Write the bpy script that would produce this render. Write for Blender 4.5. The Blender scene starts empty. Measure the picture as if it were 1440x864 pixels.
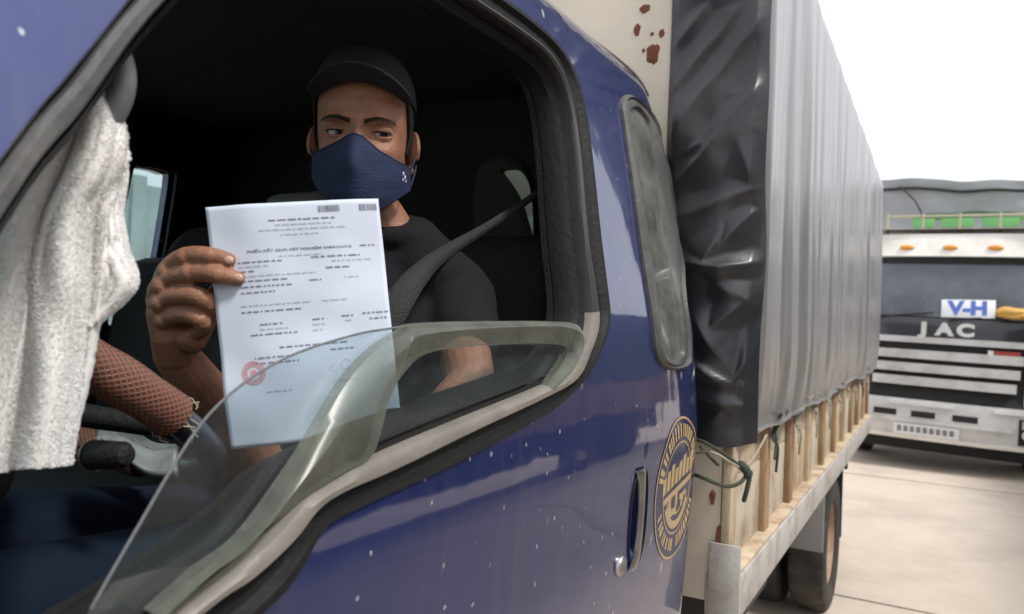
import bpy, bmesh, math, random
import numpy as np
from mathutils import Vector, Matrix, noise
from mathutils.geometry import delaunay_2d_cdt
random.seed(7)
R = math.radians
scene = bpy.context.scene
COL = scene.collection

# ------------------------------------------------------------------ camera
# +Y runs along the parked truck towards its tail, X to the right, Z up.
FPX, VP, ROLL, CAM_H = 1050.0, (1316, 473), R(2.2), 1.65
_y = np.array([(VP[0]-720)/FPX, -(VP[1]-432)/FPX, 1.0])
_u = np.array([math.sin(ROLL), math.cos(ROLL), 0.0]); _u[2] = -(_u[0]*_y[0]+_u[1]*_y[1])
_y /= np.linalg.norm(_y); _u /= np.linalg.norm(_u)
_x = np.cross(_y*[1, 1, -1], _u*[1, 1, -1])*[1, 1, -1]
CM = np.stack([_x, _y, _u])                    # world = CM @ (right, up, forward)
CPOS = np.array([0, 0, CAM_H])
cam = bpy.data.cameras.new('camera'); cam_o = bpy.data.objects.new('camera', cam); COL.objects.link(cam_o)
r_, u_, f_ = Vector(CM[:, 0]), Vector(CM[:, 1]), Vector(CM[:, 2])
m = Matrix((r_, u_, -f_)).transposed().to_4x4(); m.translation = Vector(CPOS)
cam_o.matrix_world = m
cam.sensor_width = 36.0; cam.lens = FPX/1440*36; cam.clip_start = 0.02; cam.clip_end = 800
cam.dof.use_dof = True; cam.dof.focus_distance = 1.18; cam.dof.aperture_fstop = 5.6
scene.camera = cam_o

# ------------------------------------------------------------------ sky, sun, exposure
SUN_EL, SUN_AZ = R(53), R(99)                  # azimuth clockwise from +Y
w = bpy.data.worlds.new('World'); scene.world = w; w.use_nodes = True
nt = w.node_tree; nt.nodes.clear()
sky = nt.nodes.new('ShaderNodeTexSky'); sky.sky_type = 'NISHITA'; sky.sun_disc = False
sky.sun_elevation = SUN_EL; sky.sun_rotation = SUN_AZ; sky.dust_density = 4.0; sky.air_density = 1.0
hs = nt.nodes.new('ShaderNodeHueSaturation'); hs.inputs['Saturation'].default_value = 0.12
mixw = nt.nodes.new('ShaderNodeMix'); mixw.data_type = 'RGBA'
mixw.inputs[0].default_value = 0.75
mixw.inputs[7].default_value = (9.4, 9.6, 10.0, 1)      # even layer of cloud
bg = nt.nodes.new('ShaderNodeBackground'); bg.inputs[1].default_value = 0.12
out = nt.nodes.new('ShaderNodeOutputWorld')
nt.links.new(sky.outputs[0], hs.inputs['Color']); nt.links.new(hs.outputs[0], mixw.inputs[6])
nt.links.new(mixw.outputs[2], bg.inputs[0]); nt.links.new(bg.outputs[0], out.inputs[0])
sl = bpy.data.lights.new('sun', 'SUN'); sl.energy = 2.6; sl.angle = R(10); sl.color = (1, .96, .9)
so = bpy.data.objects.new('sun', sl); COL.objects.link(so)
sd = Vector((math.sin(SUN_AZ)*math.cos(SUN_EL), math.cos(SUN_AZ)*math.cos(SUN_EL), math.sin(SUN_EL)))
so.rotation_euler = sd.to_track_quat('Z', 'Y').to_euler(); so.location = (6, 2, 12)
vs = scene.view_settings; vs.view_transform = 'Standard'; vs.look = 'None'; vs.gamma = 1; vs.use_curve_mapping = False
vs.exposure = 0.3
scene.cycles.use_denoising = True
scene.cycles.max_bounces = 10; scene.cycles.transparent_max_bounces = 16

# ------------------------------------------------------------------ measuring helpers
def ray(px, py): return CM @ np.array([(px-720)/FPX, -(py-432)/FPX, 1.0])
def at(px, py, d): return Vector(CPOS + ray(px, py)*d)
def atx(px, py, x): rr = ray(px, py); return Vector(CPOS + rr*(x/rr[0]))
def aty(px, py, y): rr = ray(px, py); return Vector(CPOS + rr*(y/rr[1]))
def hermite(xs, ys):
    xs, ys = np.array(xs, float), np.array(ys, float)
    d = np.diff(ys)/np.diff(xs); mm = np.zeros(len(xs)); mm[0], mm[-1] = d[0], d[-1]
    for i in range(1, len(xs)-1): mm[i] = (d[i-1]+d[i])/2
    def f(v):
        v = min(max(v, xs[0]), xs[-1]); i = min(max(np.searchsorted(xs, v)-1, 0), len(xs)-2)
        h = xs[i+1]-xs[i]; t = (v-xs[i])/h; t2, t3 = t*t, t*t*t
        return (2*t3-3*t2+1)*ys[i]+(t3-2*t2+t)*h*mm[i]+(-2*t3+3*t2)*ys[i+1]+(t3-t2)*h*mm[i+1]
    return f
def lin(xs, ys): return lambda v: float(np.interp(v, xs, ys))
# cab side: how far out the skin stands at each height, rounded in plan at both ends
_prof = hermite([.7, .95, 1.2, 1.34, 1.40, 1.46, 1.58, 1.65, 1.8, 2.0, 2.2, 2.26, 2.30, 2.325],
                [-.53, -.515, -.500, -.494, -.490, -.494, -.504, -.512, -.545, -.585, -.635, -.66, -.70, -.76])
def S(y, z):
    x = _prof(z)
    if y > 1.74: x -= .03*((min(y, 1.9)-1.74)/.13)**2.2
    if y < .25: x -= .10*((.25-max(y, -.3))/.4)**2
    return x
def yz(px, py):
    z, y = 1.7, 1.0
    for _ in range(30):
        p = atx(px, py, S(y, z)); z = .5*z+.5*p.z; y = .5*y+.5*p.y
    return (y, z)
def loop_yz(L): return [yz(a, b) if a > 3 or b > 3 or a < -3 else (a, b) for a, b in L]
def smooth(P, n=6, closed=True):
    out = []; k = len(P)
    for i in range(k if closed else k-1):
        p0, p1, p2, p3 = [np.array(P[j % k] if closed else P[min(max(j, 0), k-1)], float) for j in (i-1, i, i+1, i+2)]
        for q in range(n):
            t = q/n
            out.append(tuple(.5*((2*p1)+(-p0+p2)*t+(2*p0-5*p1+4*p2-p3)*t*t+(-p0+3*p1-3*p2+p3)*t**3)))
    if not closed: out.append(tuple(P[-1]))
    return out

# ------------------------------------------------------------------ materials
def newmat(name):
    mt = bpy.data.materials.new(name); mt.use_nodes = True
    return mt, mt.node_tree, mt.node_tree.nodes['Principled BSDF']
def nd(t, kind, **kw):
    n = t.nodes.new(kind)
    for k, v in kw.items():
        if k in n.inputs: n.inputs[k].default_value = v
        else: setattr(n, k, v)
    return n
def mat(name, col, rough=.5, metal=0., var=.12, scale=14., bump=.0, bscale=60., coat=0., spec=.5, dirt=None, dirt_amt=.5, dirt_scale=4., sheen=0., coat_rough=.08, coat_ior=1.5, stretch=None, lo=.45, hi=.7, dfine=6.):
    mt, t, b = newmat(name); L = t.links.new
    b.inputs['Roughness'].default_value = rough; b.inputs['Metallic'].default_value = metal
    b.inputs['Coat Weight'].default_value = coat; b.inputs['Coat Roughness'].default_value = coat_rough; b.inputs['Coat IOR'].default_value = coat_ior
    b.inputs['Specular IOR Level'].default_value = spec; b.inputs['Sheen Weight'].default_value = sheen
    tc = nd(t, 'ShaderNodeTexCoord'); src = tc.outputs['Object']
    if stretch:
        mp = nd(t, 'ShaderNodeMapping'); mp.inputs['Scale'].default_value = stretch; L(src, mp.inputs[0]); src = mp.outputs[0]
    nz = nd(t, 'ShaderNodeTexNoise', Scale=scale, Detail=6.0, Roughness=.6); L(src, nz.inputs['Vector'])
    mx = nd(t, 'ShaderNodeMix', data_type='RGBA')
    c = Vector(col)
    mx.inputs[6].default_value = (*(c*(1-var)), 1); mx.inputs[7].default_value = (*(c*(1+var)), 1)
    L(nz.outputs[0], mx.inputs[0]); last = mx.outputs[2]
    if dirt:
        n2 = nd(t, 'ShaderNodeTexNoise', Scale=dirt_scale, Detail=dfine, Roughness=.65); L(src, n2.inputs['Vector'])
        rp = nd(t, 'ShaderNodeMapRange'); rp.inputs[1].default_value = lo; rp.inputs[2].default_value = hi
        rp.inputs[4].default_value = dirt_amt; L(n2.outputs[0], rp.inputs[0])
        m2 = nd(t, 'ShaderNodeMix', data_type='RGBA'); m2.inputs[7].default_value = (*dirt, 1)
        L(rp.outputs[0], m2.inputs[0]); L(last, m2.inputs[6]); last = m2.outputs[2]
    L(last, b.inputs['Base Color'])
    if bump:
        n3 = nd(t, 'ShaderNodeTexNoise', Scale=bscale, Detail=5.0); L(src, n3.inputs['Vector'])
        bp = nd(t, 'ShaderNodeBump', Strength=bump, Distance=.01); L(n3.outputs[0], bp.inputs['Height']); L(bp.outputs[0], b.inputs['Normal'])
    return mt
def paint_mat():
    mt, t, b = newmat('blue_paint'); L = t.links.new
    b.inputs['Metallic'].default_value = .6; b.inputs['Coat Weight'].default_value = 1.0; b.inputs['Coat Roughness'].default_value = .05; b.inputs['Coat IOR'].default_value = 1.75
    tc = nd(t, 'ShaderNodeTexCoord'); o = tc.outputs['Object']
    # faded patches, dust film, white drips and splashes
    n1 = nd(t, 'ShaderNodeTexNoise', Scale=3.5, Detail=8.0, Roughness=.65); L(o, n1.inputs['Vector'])
    base = nd(t, 'ShaderNodeMix', data_type='RGBA'); base.inputs[6].default_value = (.007, .018, .120, 1); base.inputs[7].default_value = (.011, .026, .158, 1)
    L(n1.outputs[0], base.inputs[0])
    n2 = nd(t, 'ShaderNodeTexNoise', Scale=28, Detail=8.0, Roughness=.75); L(o, n2.inputs['Vector'])
    r2 = nd(t, 'ShaderNodeMapRange'); r2.inputs[1].default_value = .45; r2.inputs[2].default_value = .85; r2.inputs[4].default_value = .08; L(n2.outputs[0], r2.inputs[0])
    d = nd(t, 'ShaderNodeMix', data_type='RGBA'); d.inputs[7].default_value = (.20, .18, .20, 1)
    L(r2.outputs[0], d.inputs[0]); L(base.outputs[2], d.inputs[6]); last = d.outputs[2]
    mps = nd(t, 'ShaderNodeMapping'); mps.inputs['Scale'].default_value = (30, 30, 1.6); L(o, mps.inputs[0])
    ns = nd(t, 'ShaderNodeTexNoise', Scale=1.6, Detail=5.0, Roughness=.6); L(mps.outputs[0], ns.inputs['Vector'])
    rs = nd(t, 'ShaderNodeMapRange'); rs.inputs[1].default_value = .55; rs.inputs[2].default_value = .78; rs.inputs[4].default_value = .30; L(ns.outputs[0], rs.inputs[0])
    es = nd(t, 'ShaderNodeMix', data_type='RGBA'); es.inputs[7].default_value = (.13, .12, .14, 1); L(rs.outputs[0], es.inputs[0]); L(last, es.inputs[6]); last = es.outputs[2]
    for sc, st, th, seed in ((17., (1, 1, .42), .10, 0.), (34., (1, 1, .8), .12, 5.), (11., (1, 1, .3), .065, 9.)):
        mp = nd(t, 'ShaderNodeMapping'); mp.inputs['Scale'].default_value = st; mp.inputs['Location'].default_value = (seed, seed, seed); L(o, mp.inputs[0])
        nzz = nd(t, 'ShaderNodeTexNoise', Scale=25.0, Detail=2.0); L(mp.outputs[0], nzz.inputs['Vector'])
        va = nd(t, 'ShaderNodeVectorMath', operation='SCALE'); va.inputs['Scale'].default_value = .022; L(nzz.outputs['Color'], va.inputs[0])
        vb = nd(t, 'ShaderNodeVectorMath', operation='ADD'); L(mp.outputs[0], vb.inputs[0]); L(va.outputs[0], vb.inputs[1])
        vo = nd(t, 'ShaderNodeTexVoronoi', Scale=sc); L(vb.outputs[0], vo.inputs['Vector'])
        vr = nd(t, 'ShaderNodeMapRange'); vr.inputs[1].default_value = th; vr.inputs[2].default_value = th*.55; L(vo.outputs['Distance'], vr.inputs[0])
        pk = nd(t, 'ShaderNodeSeparateColor'); L(vo.outputs['Color'], pk.inputs[0])
        gt = nd(t, 'ShaderNodeMath', operation='GREATER_THAN'); gt.inputs[1].default_value = .30; L(pk.outputs[0], gt.inputs[0])
        mu = nd(t, 'ShaderNodeMath', operation='MULTIPLY'); L(vr.outputs[0], mu.inputs[0]); L(gt.outputs[0], mu.inputs[1])
        cl = nd(t, 'ShaderNodeTexNoise', Scale=4.5, Detail=2.0); L(mp.outputs[0], cl.inputs['Vector'])
        cr = nd(t, 'ShaderNodeMapRange'); cr.inputs[1].default_value = .42; cr.inputs[2].default_value = .56; cr.inputs[4].default_value = .85; L(cl.outputs[0], cr.inputs[0])
        mu2 = nd(t, 'ShaderNodeMath', operation='MULTIPLY'); L(cr.outputs[0], mu2.inputs[1]); L(mu.outputs[0], mu2.inputs[0])
        e = nd(t, 'ShaderNodeMix', data_type='RGBA'); e.inputs[7].default_value = (.62, .63, .68, 1)
        L(mu2.outputs[0], e.inputs[0]); L(last, e.inputs[6]); last = e.outputs[2]
    L(last, b.inputs['Base Color'])
    rr = nd(t, 'ShaderNodeMapRange'); rr.inputs[3].default_value = .25; rr.inputs[4].default_value = .6; L(n2.outputs[0], rr.inputs[0]); L(rr.outputs[0], b.inputs['Roughness'])
    n4 = nd(t, 'ShaderNodeTexNoise', Scale=5.0, Detail=3.0); L(o, n4.inputs['Vector'])
    bp = nd(t, 'ShaderNodeBump', Strength=.12, Distance=.01); L(n4.outputs[0], bp.inputs['Height'])
    L(bp.outputs[0], b.inputs['Normal']); L(bp.outputs[0], b.inputs['Coat Normal'])
    return mt
def glass_mat(name, tint=(.9, .95, .95), refl=1.0, grough=.03, dust_glare=.08, dcol=(.4, .42, .4), ior=1.5, dscale=9.):
    mt, t, b = newmat(name); L = t.links.new; t.nodes.remove(b); o = t.nodes['Material Output']
    tr = nd(t, 'ShaderNodeBsdfTransparent'); tr.inputs[0].default_value = (*tint, 1)
    gl = nd(t, 'ShaderNodeBsdfGlossy'); gl.inputs['Roughness'].default_value = grough; gl.inputs[0].default_value = (refl, refl, refl, 1)
    fr = nd(t, 'ShaderNodeFresnel'); geo = nd(t, 'ShaderNodeNewGeometry')
    im = nd(t, 'ShaderNodeMath', operation='MULTIPLY_ADD'); im.inputs[1].default_value = 1/ior-ior; im.inputs[2].default_value = ior
    L(geo.outputs['Backfacing'], im.inputs[0]); L(im.outputs[0], fr.inputs[0])
    m1 = nd(t, 'ShaderNodeMixShader'); L(fr.outputs[0], m1.inputs[0]); L(tr.outputs[0], m1.inputs[1]); L(gl.outputs[0], m1.inputs[2])
    df = nd(t, 'ShaderNodeBsdfDiffuse'); df.inputs[0].default_value = (*dcol, 1)
    tc = nd(t, 'ShaderNodeTexCoord'); nz = nd(t, 'ShaderNodeTexNoise', Scale=dscale, Detail=8.0, Roughness=.7); L(tc.outputs['Object'], nz.inputs['Vector'])
    rp = nd(t, 'ShaderNodeMapRange'); rp.inputs[1].default_value = .35; rp.inputs[2].default_value = .8; rp.inputs[3].default_value = dust_glare*.4; rp.inputs[4].default_value = dust_glare*1.8; L(nz.outputs[0], rp.inputs[0])
    m2 = nd(t, 'ShaderNodeMixShader'); L(rp.outputs[0], m2.inputs[0]); L(m1.outputs[0], m2.inputs[1]); L(df.outputs[0], m2.inputs[2])
    L(m2.outputs[0], o.inputs['Surface'])
    return mt
def mesh_cover_mat():
    mt, t, b = newmat('mesh_cover'); L = t.links.new
    tc = nd(t, 'ShaderNodeTexCoord'); uvm = nd(t, 'ShaderNodeUVMap')
    mp = nd(t, 'ShaderNodeMapping'); mp.inputs['Rotation'].default_value = (0, 0, R(45)); mp.inputs['Scale'].default_value = (1, 1, 1); L(uvm.outputs[0], mp.inputs[0])
    ck = nd(t, 'ShaderNodeTexVoronoi', Scale=1.0, distance='CHEBYCHEV', Randomness=0.0); L(mp.outputs[0], ck.inputs['Vector'])
    rp = nd(t, 'ShaderNodeMapRange'); rp.inputs[1].default_value = .30; rp.inputs[2].default_value = .44; L(ck.outputs['Distance'], rp.inputs[0])
    c = nd(t, 'ShaderNodeMix', data_type='RGBA'); c.inputs[6].default_value = (.10, .04, .026, 1); c.inputs[7].default_value = (.25, .105, .065, 1)
    L(rp.outputs[0], c.inputs[0]); L(c.outputs[2], b.inputs['Base Color']); b.inputs['Roughness'].default_value = .5
    bp = nd(t, 'ShaderNodeBump', Strength=.5, Distance=.002); L(rp.outputs[0], bp.inputs['Height']); L(bp.outputs[0], b.inputs['Normal'])
    return mt
def skin_mat():
    mt = mat('skin', (.30, .137, .08), .44, var=.42, scale=42, dirt=(.17, .065, .04), dirt_amt=.45, dirt_scale=75, lo=.5, hi=.72)
    t = mt.node_tree; b = t.nodes['Principled BSDF']; L = t.links.new
    b.inputs['Subsurface Weight'].default_value = .06
    b.inputs['Subsurface Radius'].default_value = (.01, .004, .002); b.inputs['Subsurface Scale'].default_value = .5
    tc = nd(t, 'ShaderNodeTexCoord')
    vo = nd(t, 'ShaderNodeTexVoronoi', Scale=330., feature='DISTANCE_TO_EDGE'); L(tc.outputs['Object'], vo.inputs['Vector'])
    nz = nd(t, 'ShaderNodeTexNoise', Scale=90., Detail=6., Roughness=.7); L(tc.outputs['Object'], nz.inputs['Vector'])
    ad = nd(t, 'ShaderNodeMath', operation='MULTIPLY_ADD'); ad.inputs[1].default_value = .6; L(vo.outputs[0], ad.inputs[0]); L(nz.outputs[0], ad.inputs[2])
    bp = nd(t, 'ShaderNodeBump', Strength=.4, Distance=.005); L(ad.outputs[0], bp.inputs['Height']); L(bp.outputs[0], b.inputs['Normal'])
    return mt
def terry_mat():
    mt = mat('white_terry', (.80, .785, .77), 1., var=.05, scale=14, sheen=.4, spec=.1)
    t = mt.node_tree; b = t.nodes['Principled BSDF']; L = t.links.new
    tc = nd(t, 'ShaderNodeTexCoord')
    vo = nd(t, 'ShaderNodeTexVoronoi', Scale=1000.); L(tc.outputs['Object'], vo.inputs['Vector'])
    nz = nd(t, 'ShaderNodeTexNoise', Scale=380., Detail=4., Roughness=.7); L(tc.outputs['Object'], nz.inputs['Vector'])
    ad = nd(t, 'ShaderNodeMath', operation='MULTIPLY_ADD'); ad.inputs[1].default_value = -.7; L(vo.outputs[0], ad.inputs[0]); L(nz.outputs[0], ad.inputs[2])
    bp = nd(t, 'ShaderNodeBump', Strength=.3, Distance=.002); L(ad.outputs[0], bp.inputs['Height']); L(bp.outputs[0], b.inputs['Normal'])
    b.inputs['Subsurface Weight'].default_value = .15; b.inputs['Subsurface Radius'].default_value = (.01, .01, .01); b.inputs['Subsurface Scale'].default_value = .3
    return mt
M = dict(
    paint=paint_mat(),
    black_rubber=mat('black_rubber', (.010, .010, .010), .6, bump=.2, bscale=90, spec=.22),
    trim_beige=mat('weathered_trim', (.19, .172, .155), .42, var=.18, scale=9, dirt=(.12, .11, .1), dirt_amt=.6, dirt_scale=14, bump=.15),
    trim_grey=mat('grey_seal', (.055, .055, .053), .5, var=.2, scale=12, dirt=(.14, .13, .12), dirt_amt=.5, dirt_scale=10, bump=.2),
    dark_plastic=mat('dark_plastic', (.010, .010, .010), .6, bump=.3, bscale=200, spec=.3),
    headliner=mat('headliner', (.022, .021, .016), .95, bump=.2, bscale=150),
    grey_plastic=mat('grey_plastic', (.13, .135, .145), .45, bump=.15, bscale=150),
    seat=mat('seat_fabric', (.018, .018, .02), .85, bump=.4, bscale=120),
    seat_grey=mat('grey_seat_cover', (.16, .16, .155), .8, bump=.4, bscale=120),
    seat_brown=mat('brown_seat_cover', (.13, .06, .035), .8, var=.6, scale=30, bump=.4, bscale=120),
    glass=glass_mat('window_glass', (.86, .91, .92), dust_glare=.03, dcol=(.42, .46, .48), dscale=7.),
    glass_dusty=glass_mat('dusty_quarter_glass', (.45, .5, .46), dust_glare=.35, dcol=(.26, .28, .25)),
    windscreen=glass_mat('windscreen_glass', (.75, .85, .85), dust_glare=.05),
    visor=glass_mat('smoked_visor', (.60, .63, .57), grough=.3, dust_glare=.36, dcol=(.20, .215, .18), dscale=14.),
    chrome=mat('worn_chrome', (.45, .45, .45), .32, 1., var=.15, scale=40, dirt=(.12, .1, .08), dirt_amt=.5, dirt_scale=20),
    gold=mat('gold_decal', (.42, .30, .15), .45, var=.2, scale=80, coat=.3),
    decal_dark=mat('decal_dark', (.02, .022, .07), .4, coat=.4),
    cream=mat('cream_rusty_panel', (.52, .47, .38), .55, var=.14, scale=3, dirt=(.16, .055, .025), dirt_amt=.95, dirt_scale=3.4, lo=.66, hi=.69, bump=.1, bscale=20),
    rust=mat('rust', (.17, .06, .03), .9, var=.4, scale=60, bump=.5, bscale=120),
    cream_post=mat('weathered_cream_timber', (.52, .42, .30), .7, var=.22, scale=8, dirt=(.20, .10, .05), dirt_amt=.85, dirt_scale=9, bump=.3, bscale=60, stretch=(1, 1, .4)),
    timber=mat('brown_timber', (.36, .24, .14), .75, var=.3, scale=12, dirt=(.14, .07, .04), dirt_amt=.8, dirt_scale=8, bump=.4, bscale=60, stretch=(1, 1, .3)),
    rail_grey=mat('rail_paint', (.44, .43, .41), .5, var=.15, scale=10, dirt=(.2, .12, .07), dirt_amt=.7, dirt_scale=7, bump=.15),
    panel_white=mat('side_panel_paint', (.52, .46, .37), .55, var=.18, scale=6, dirt=(.24, .15, .09), dirt_amt=.85, dirt_scale=7, bump=.1),
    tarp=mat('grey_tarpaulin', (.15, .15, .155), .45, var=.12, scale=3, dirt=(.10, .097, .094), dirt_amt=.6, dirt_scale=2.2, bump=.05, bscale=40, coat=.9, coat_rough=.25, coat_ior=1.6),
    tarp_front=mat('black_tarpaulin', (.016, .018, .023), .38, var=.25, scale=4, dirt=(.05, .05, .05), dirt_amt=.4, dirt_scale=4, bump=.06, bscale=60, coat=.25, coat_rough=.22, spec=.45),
    rope=mat('green_rope', (.05, .065, .045), .85, bump=.7, bscale=300),
    rope_pale=mat('pale_rope', (.40, .36, .28), .85, bump=.7, bscale=300),
    tyre=mat('tyre', (.022, .021, .02), .85, bump=.4, bscale=60, dirt=(.12, .1, .08), dirt_amt=.4),
    wheel_rim=mat('dusty_rim', (.36, .24, .17), .6, var=.3, dirt=(.15, .09, .06), dirt_amt=.8),
    chassis=mat('chassis', (.03, .029, .028), .8, bump=.3, dirt=(.1, .08, .06), dirt_amt=.4),
    mudguard=mat('mudguard', (.22, .22, .22), .6, dirt=(.12, .1, .08), dirt_amt=.5),
    skin=skin_mat(),
    hair=mat('black_hair', (.008, .007, .006), .7, bump=.8, bscale=400),
    brow=mat('eyebrow_hair', (.02, .012, .009), .85, bump=.6, bscale=400),
    eye_white=mat('eye_white', (.34, .30, .27), .25, var=.05),
    iris=mat('iris', (.012, .007, .004), .15),
    nail=mat('nail', (.58, .37, .29), .25, var=.08),
    cap=mat('dark_cap', (.006, .007, .012), .85, bump=.5, bscale=300),
    shirt=mat('black_shirt', (.009, .009, .011), .9, var=.25, scale=8, bump=.8, bscale=16, spec=.2),
    trousers=mat('navy_trousers', (.006, .011, .024), .9, var=.25, scale=8, bump=.6, bscale=18, spec=.15),
    mask=mat('navy_mask', (.008, .015, .062), .75, var=.15, scale=20, bump=.35, bscale=420),
    mask_print=mat('mask_print', (.55, .58, .65), .6),
    paper=mat('paper', (.64, .69, .82), .7, var=.02, bump=.08, bscale=10),
    ink=mat('ink', (.20, .20, .25), .7, var=.2),
    ink_pale=mat('pale_ink', (.48, .50, .60), .7, var=.2),
    stamp_red=mat('stamp_red', (.72, .33, .36), .7, var=.2),
    towel=terry_mat(),
    towel_pile=mat('terry_pile', (.88, .87, .86), 1., var=.04, spec=.05),
    belt=mat('seat_belt', (.012, .012, .012), .6, bump=.5, bscale=400),
    mesh_cover=mesh_cover_mat(),
    wheel_blue=mat('worn_wheel_vinyl', (.05, .055, .075), .3, var=.3, bump=.1),
    thread=mat('pale_thread', (.4, .34, .25), .9),
    amber=mat('amber_lens', (.75, .32, .05), .3, var=.1),
    newsprint=mat('printed_wrapper', (.22, .24, .235), .4, var=.3, scale=40, dirt=(.1, .13, .12), dirt_amt=.6, dirt_scale=60),
    concrete=mat('concrete', (.55, .47, .395), .85, var=.12, scale=2.2, dirt=(.34, .285, .24), dirt_amt=.7, dirt_scale=.9, bump=.4, bscale=45),
    joint=mat('concrete_joint', (.16, .135, .115), .95, var=.3, bump=.5),
    wall_paint=mat('grey_green_render', (.30, .35, .36), .8, var=.12, scale=1.2, dirt=(.17, .2, .2), dirt_amt=.5, dirt_scale=1.),
    lorry_silver=mat('lorry_silver', (.62, .62, .62), .4, .2, var=.08, dirt=(.26, .23, .2), dirt_amt=.5, dirt_scale=3, coat=.4),
    lorry_white=mat('lorry_white', (.80, .78, .74), .4, var=.05, dirt=(.45, .38, .3), dirt_amt=.4, dirt_scale=3, coat=.4),
    lorry_dark=mat('lorry_dark', (.022, .024, .034), .35, coat=.5),
    lorry_black=mat('lorry_black', (.01, .01, .01), .7),
    lorry_glass=glass_mat('lorry_glass', (.55, .6, .65), dust_glare=.24, dcol=(.34, .37, .42), dscale=1.5),  # dust colour lightened to carry the windscreen's pale reflection
    letter=mat('raised_letter', (.75, .75, .74), .3, .3),
    green=mat('green_rack', (.13, .36, .12), .6, var=.15),
    sign_white=mat('sign_white', (.78, .80, .84), .6),
    sign_blue=mat('sign_blue', (.09, .15, .55), .6),
    yellow=mat('yellow_plastic', (.62, .36, .08), .5, var=.2),
    red=mat('red_badge', (.35, .05, .04), .4),
    lorry_tarp=mat('lorry_tarp', (.28, .29, .31), .55, var=.25, scale=2, bump=.5, bscale=5),
    lorry_cover_green=mat('lorry_cover_green', (.035, .05, .04), .6, var=.25, scale=2, bump=.5, bscale=5),
    ring_copper=mat('copper_ring', (.38, .2, .1), .35, .5),
    frame_seal=mat('frame_seal', (.028, .027, .026), .5, var=.3, spec=.35),
    dark_trim=mat('dark_trim', (.035, .036, .038), .6, spec=.3),
    headlamp=mat('headlamp', (.55, .57, .58), .12, .4),
)

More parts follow.
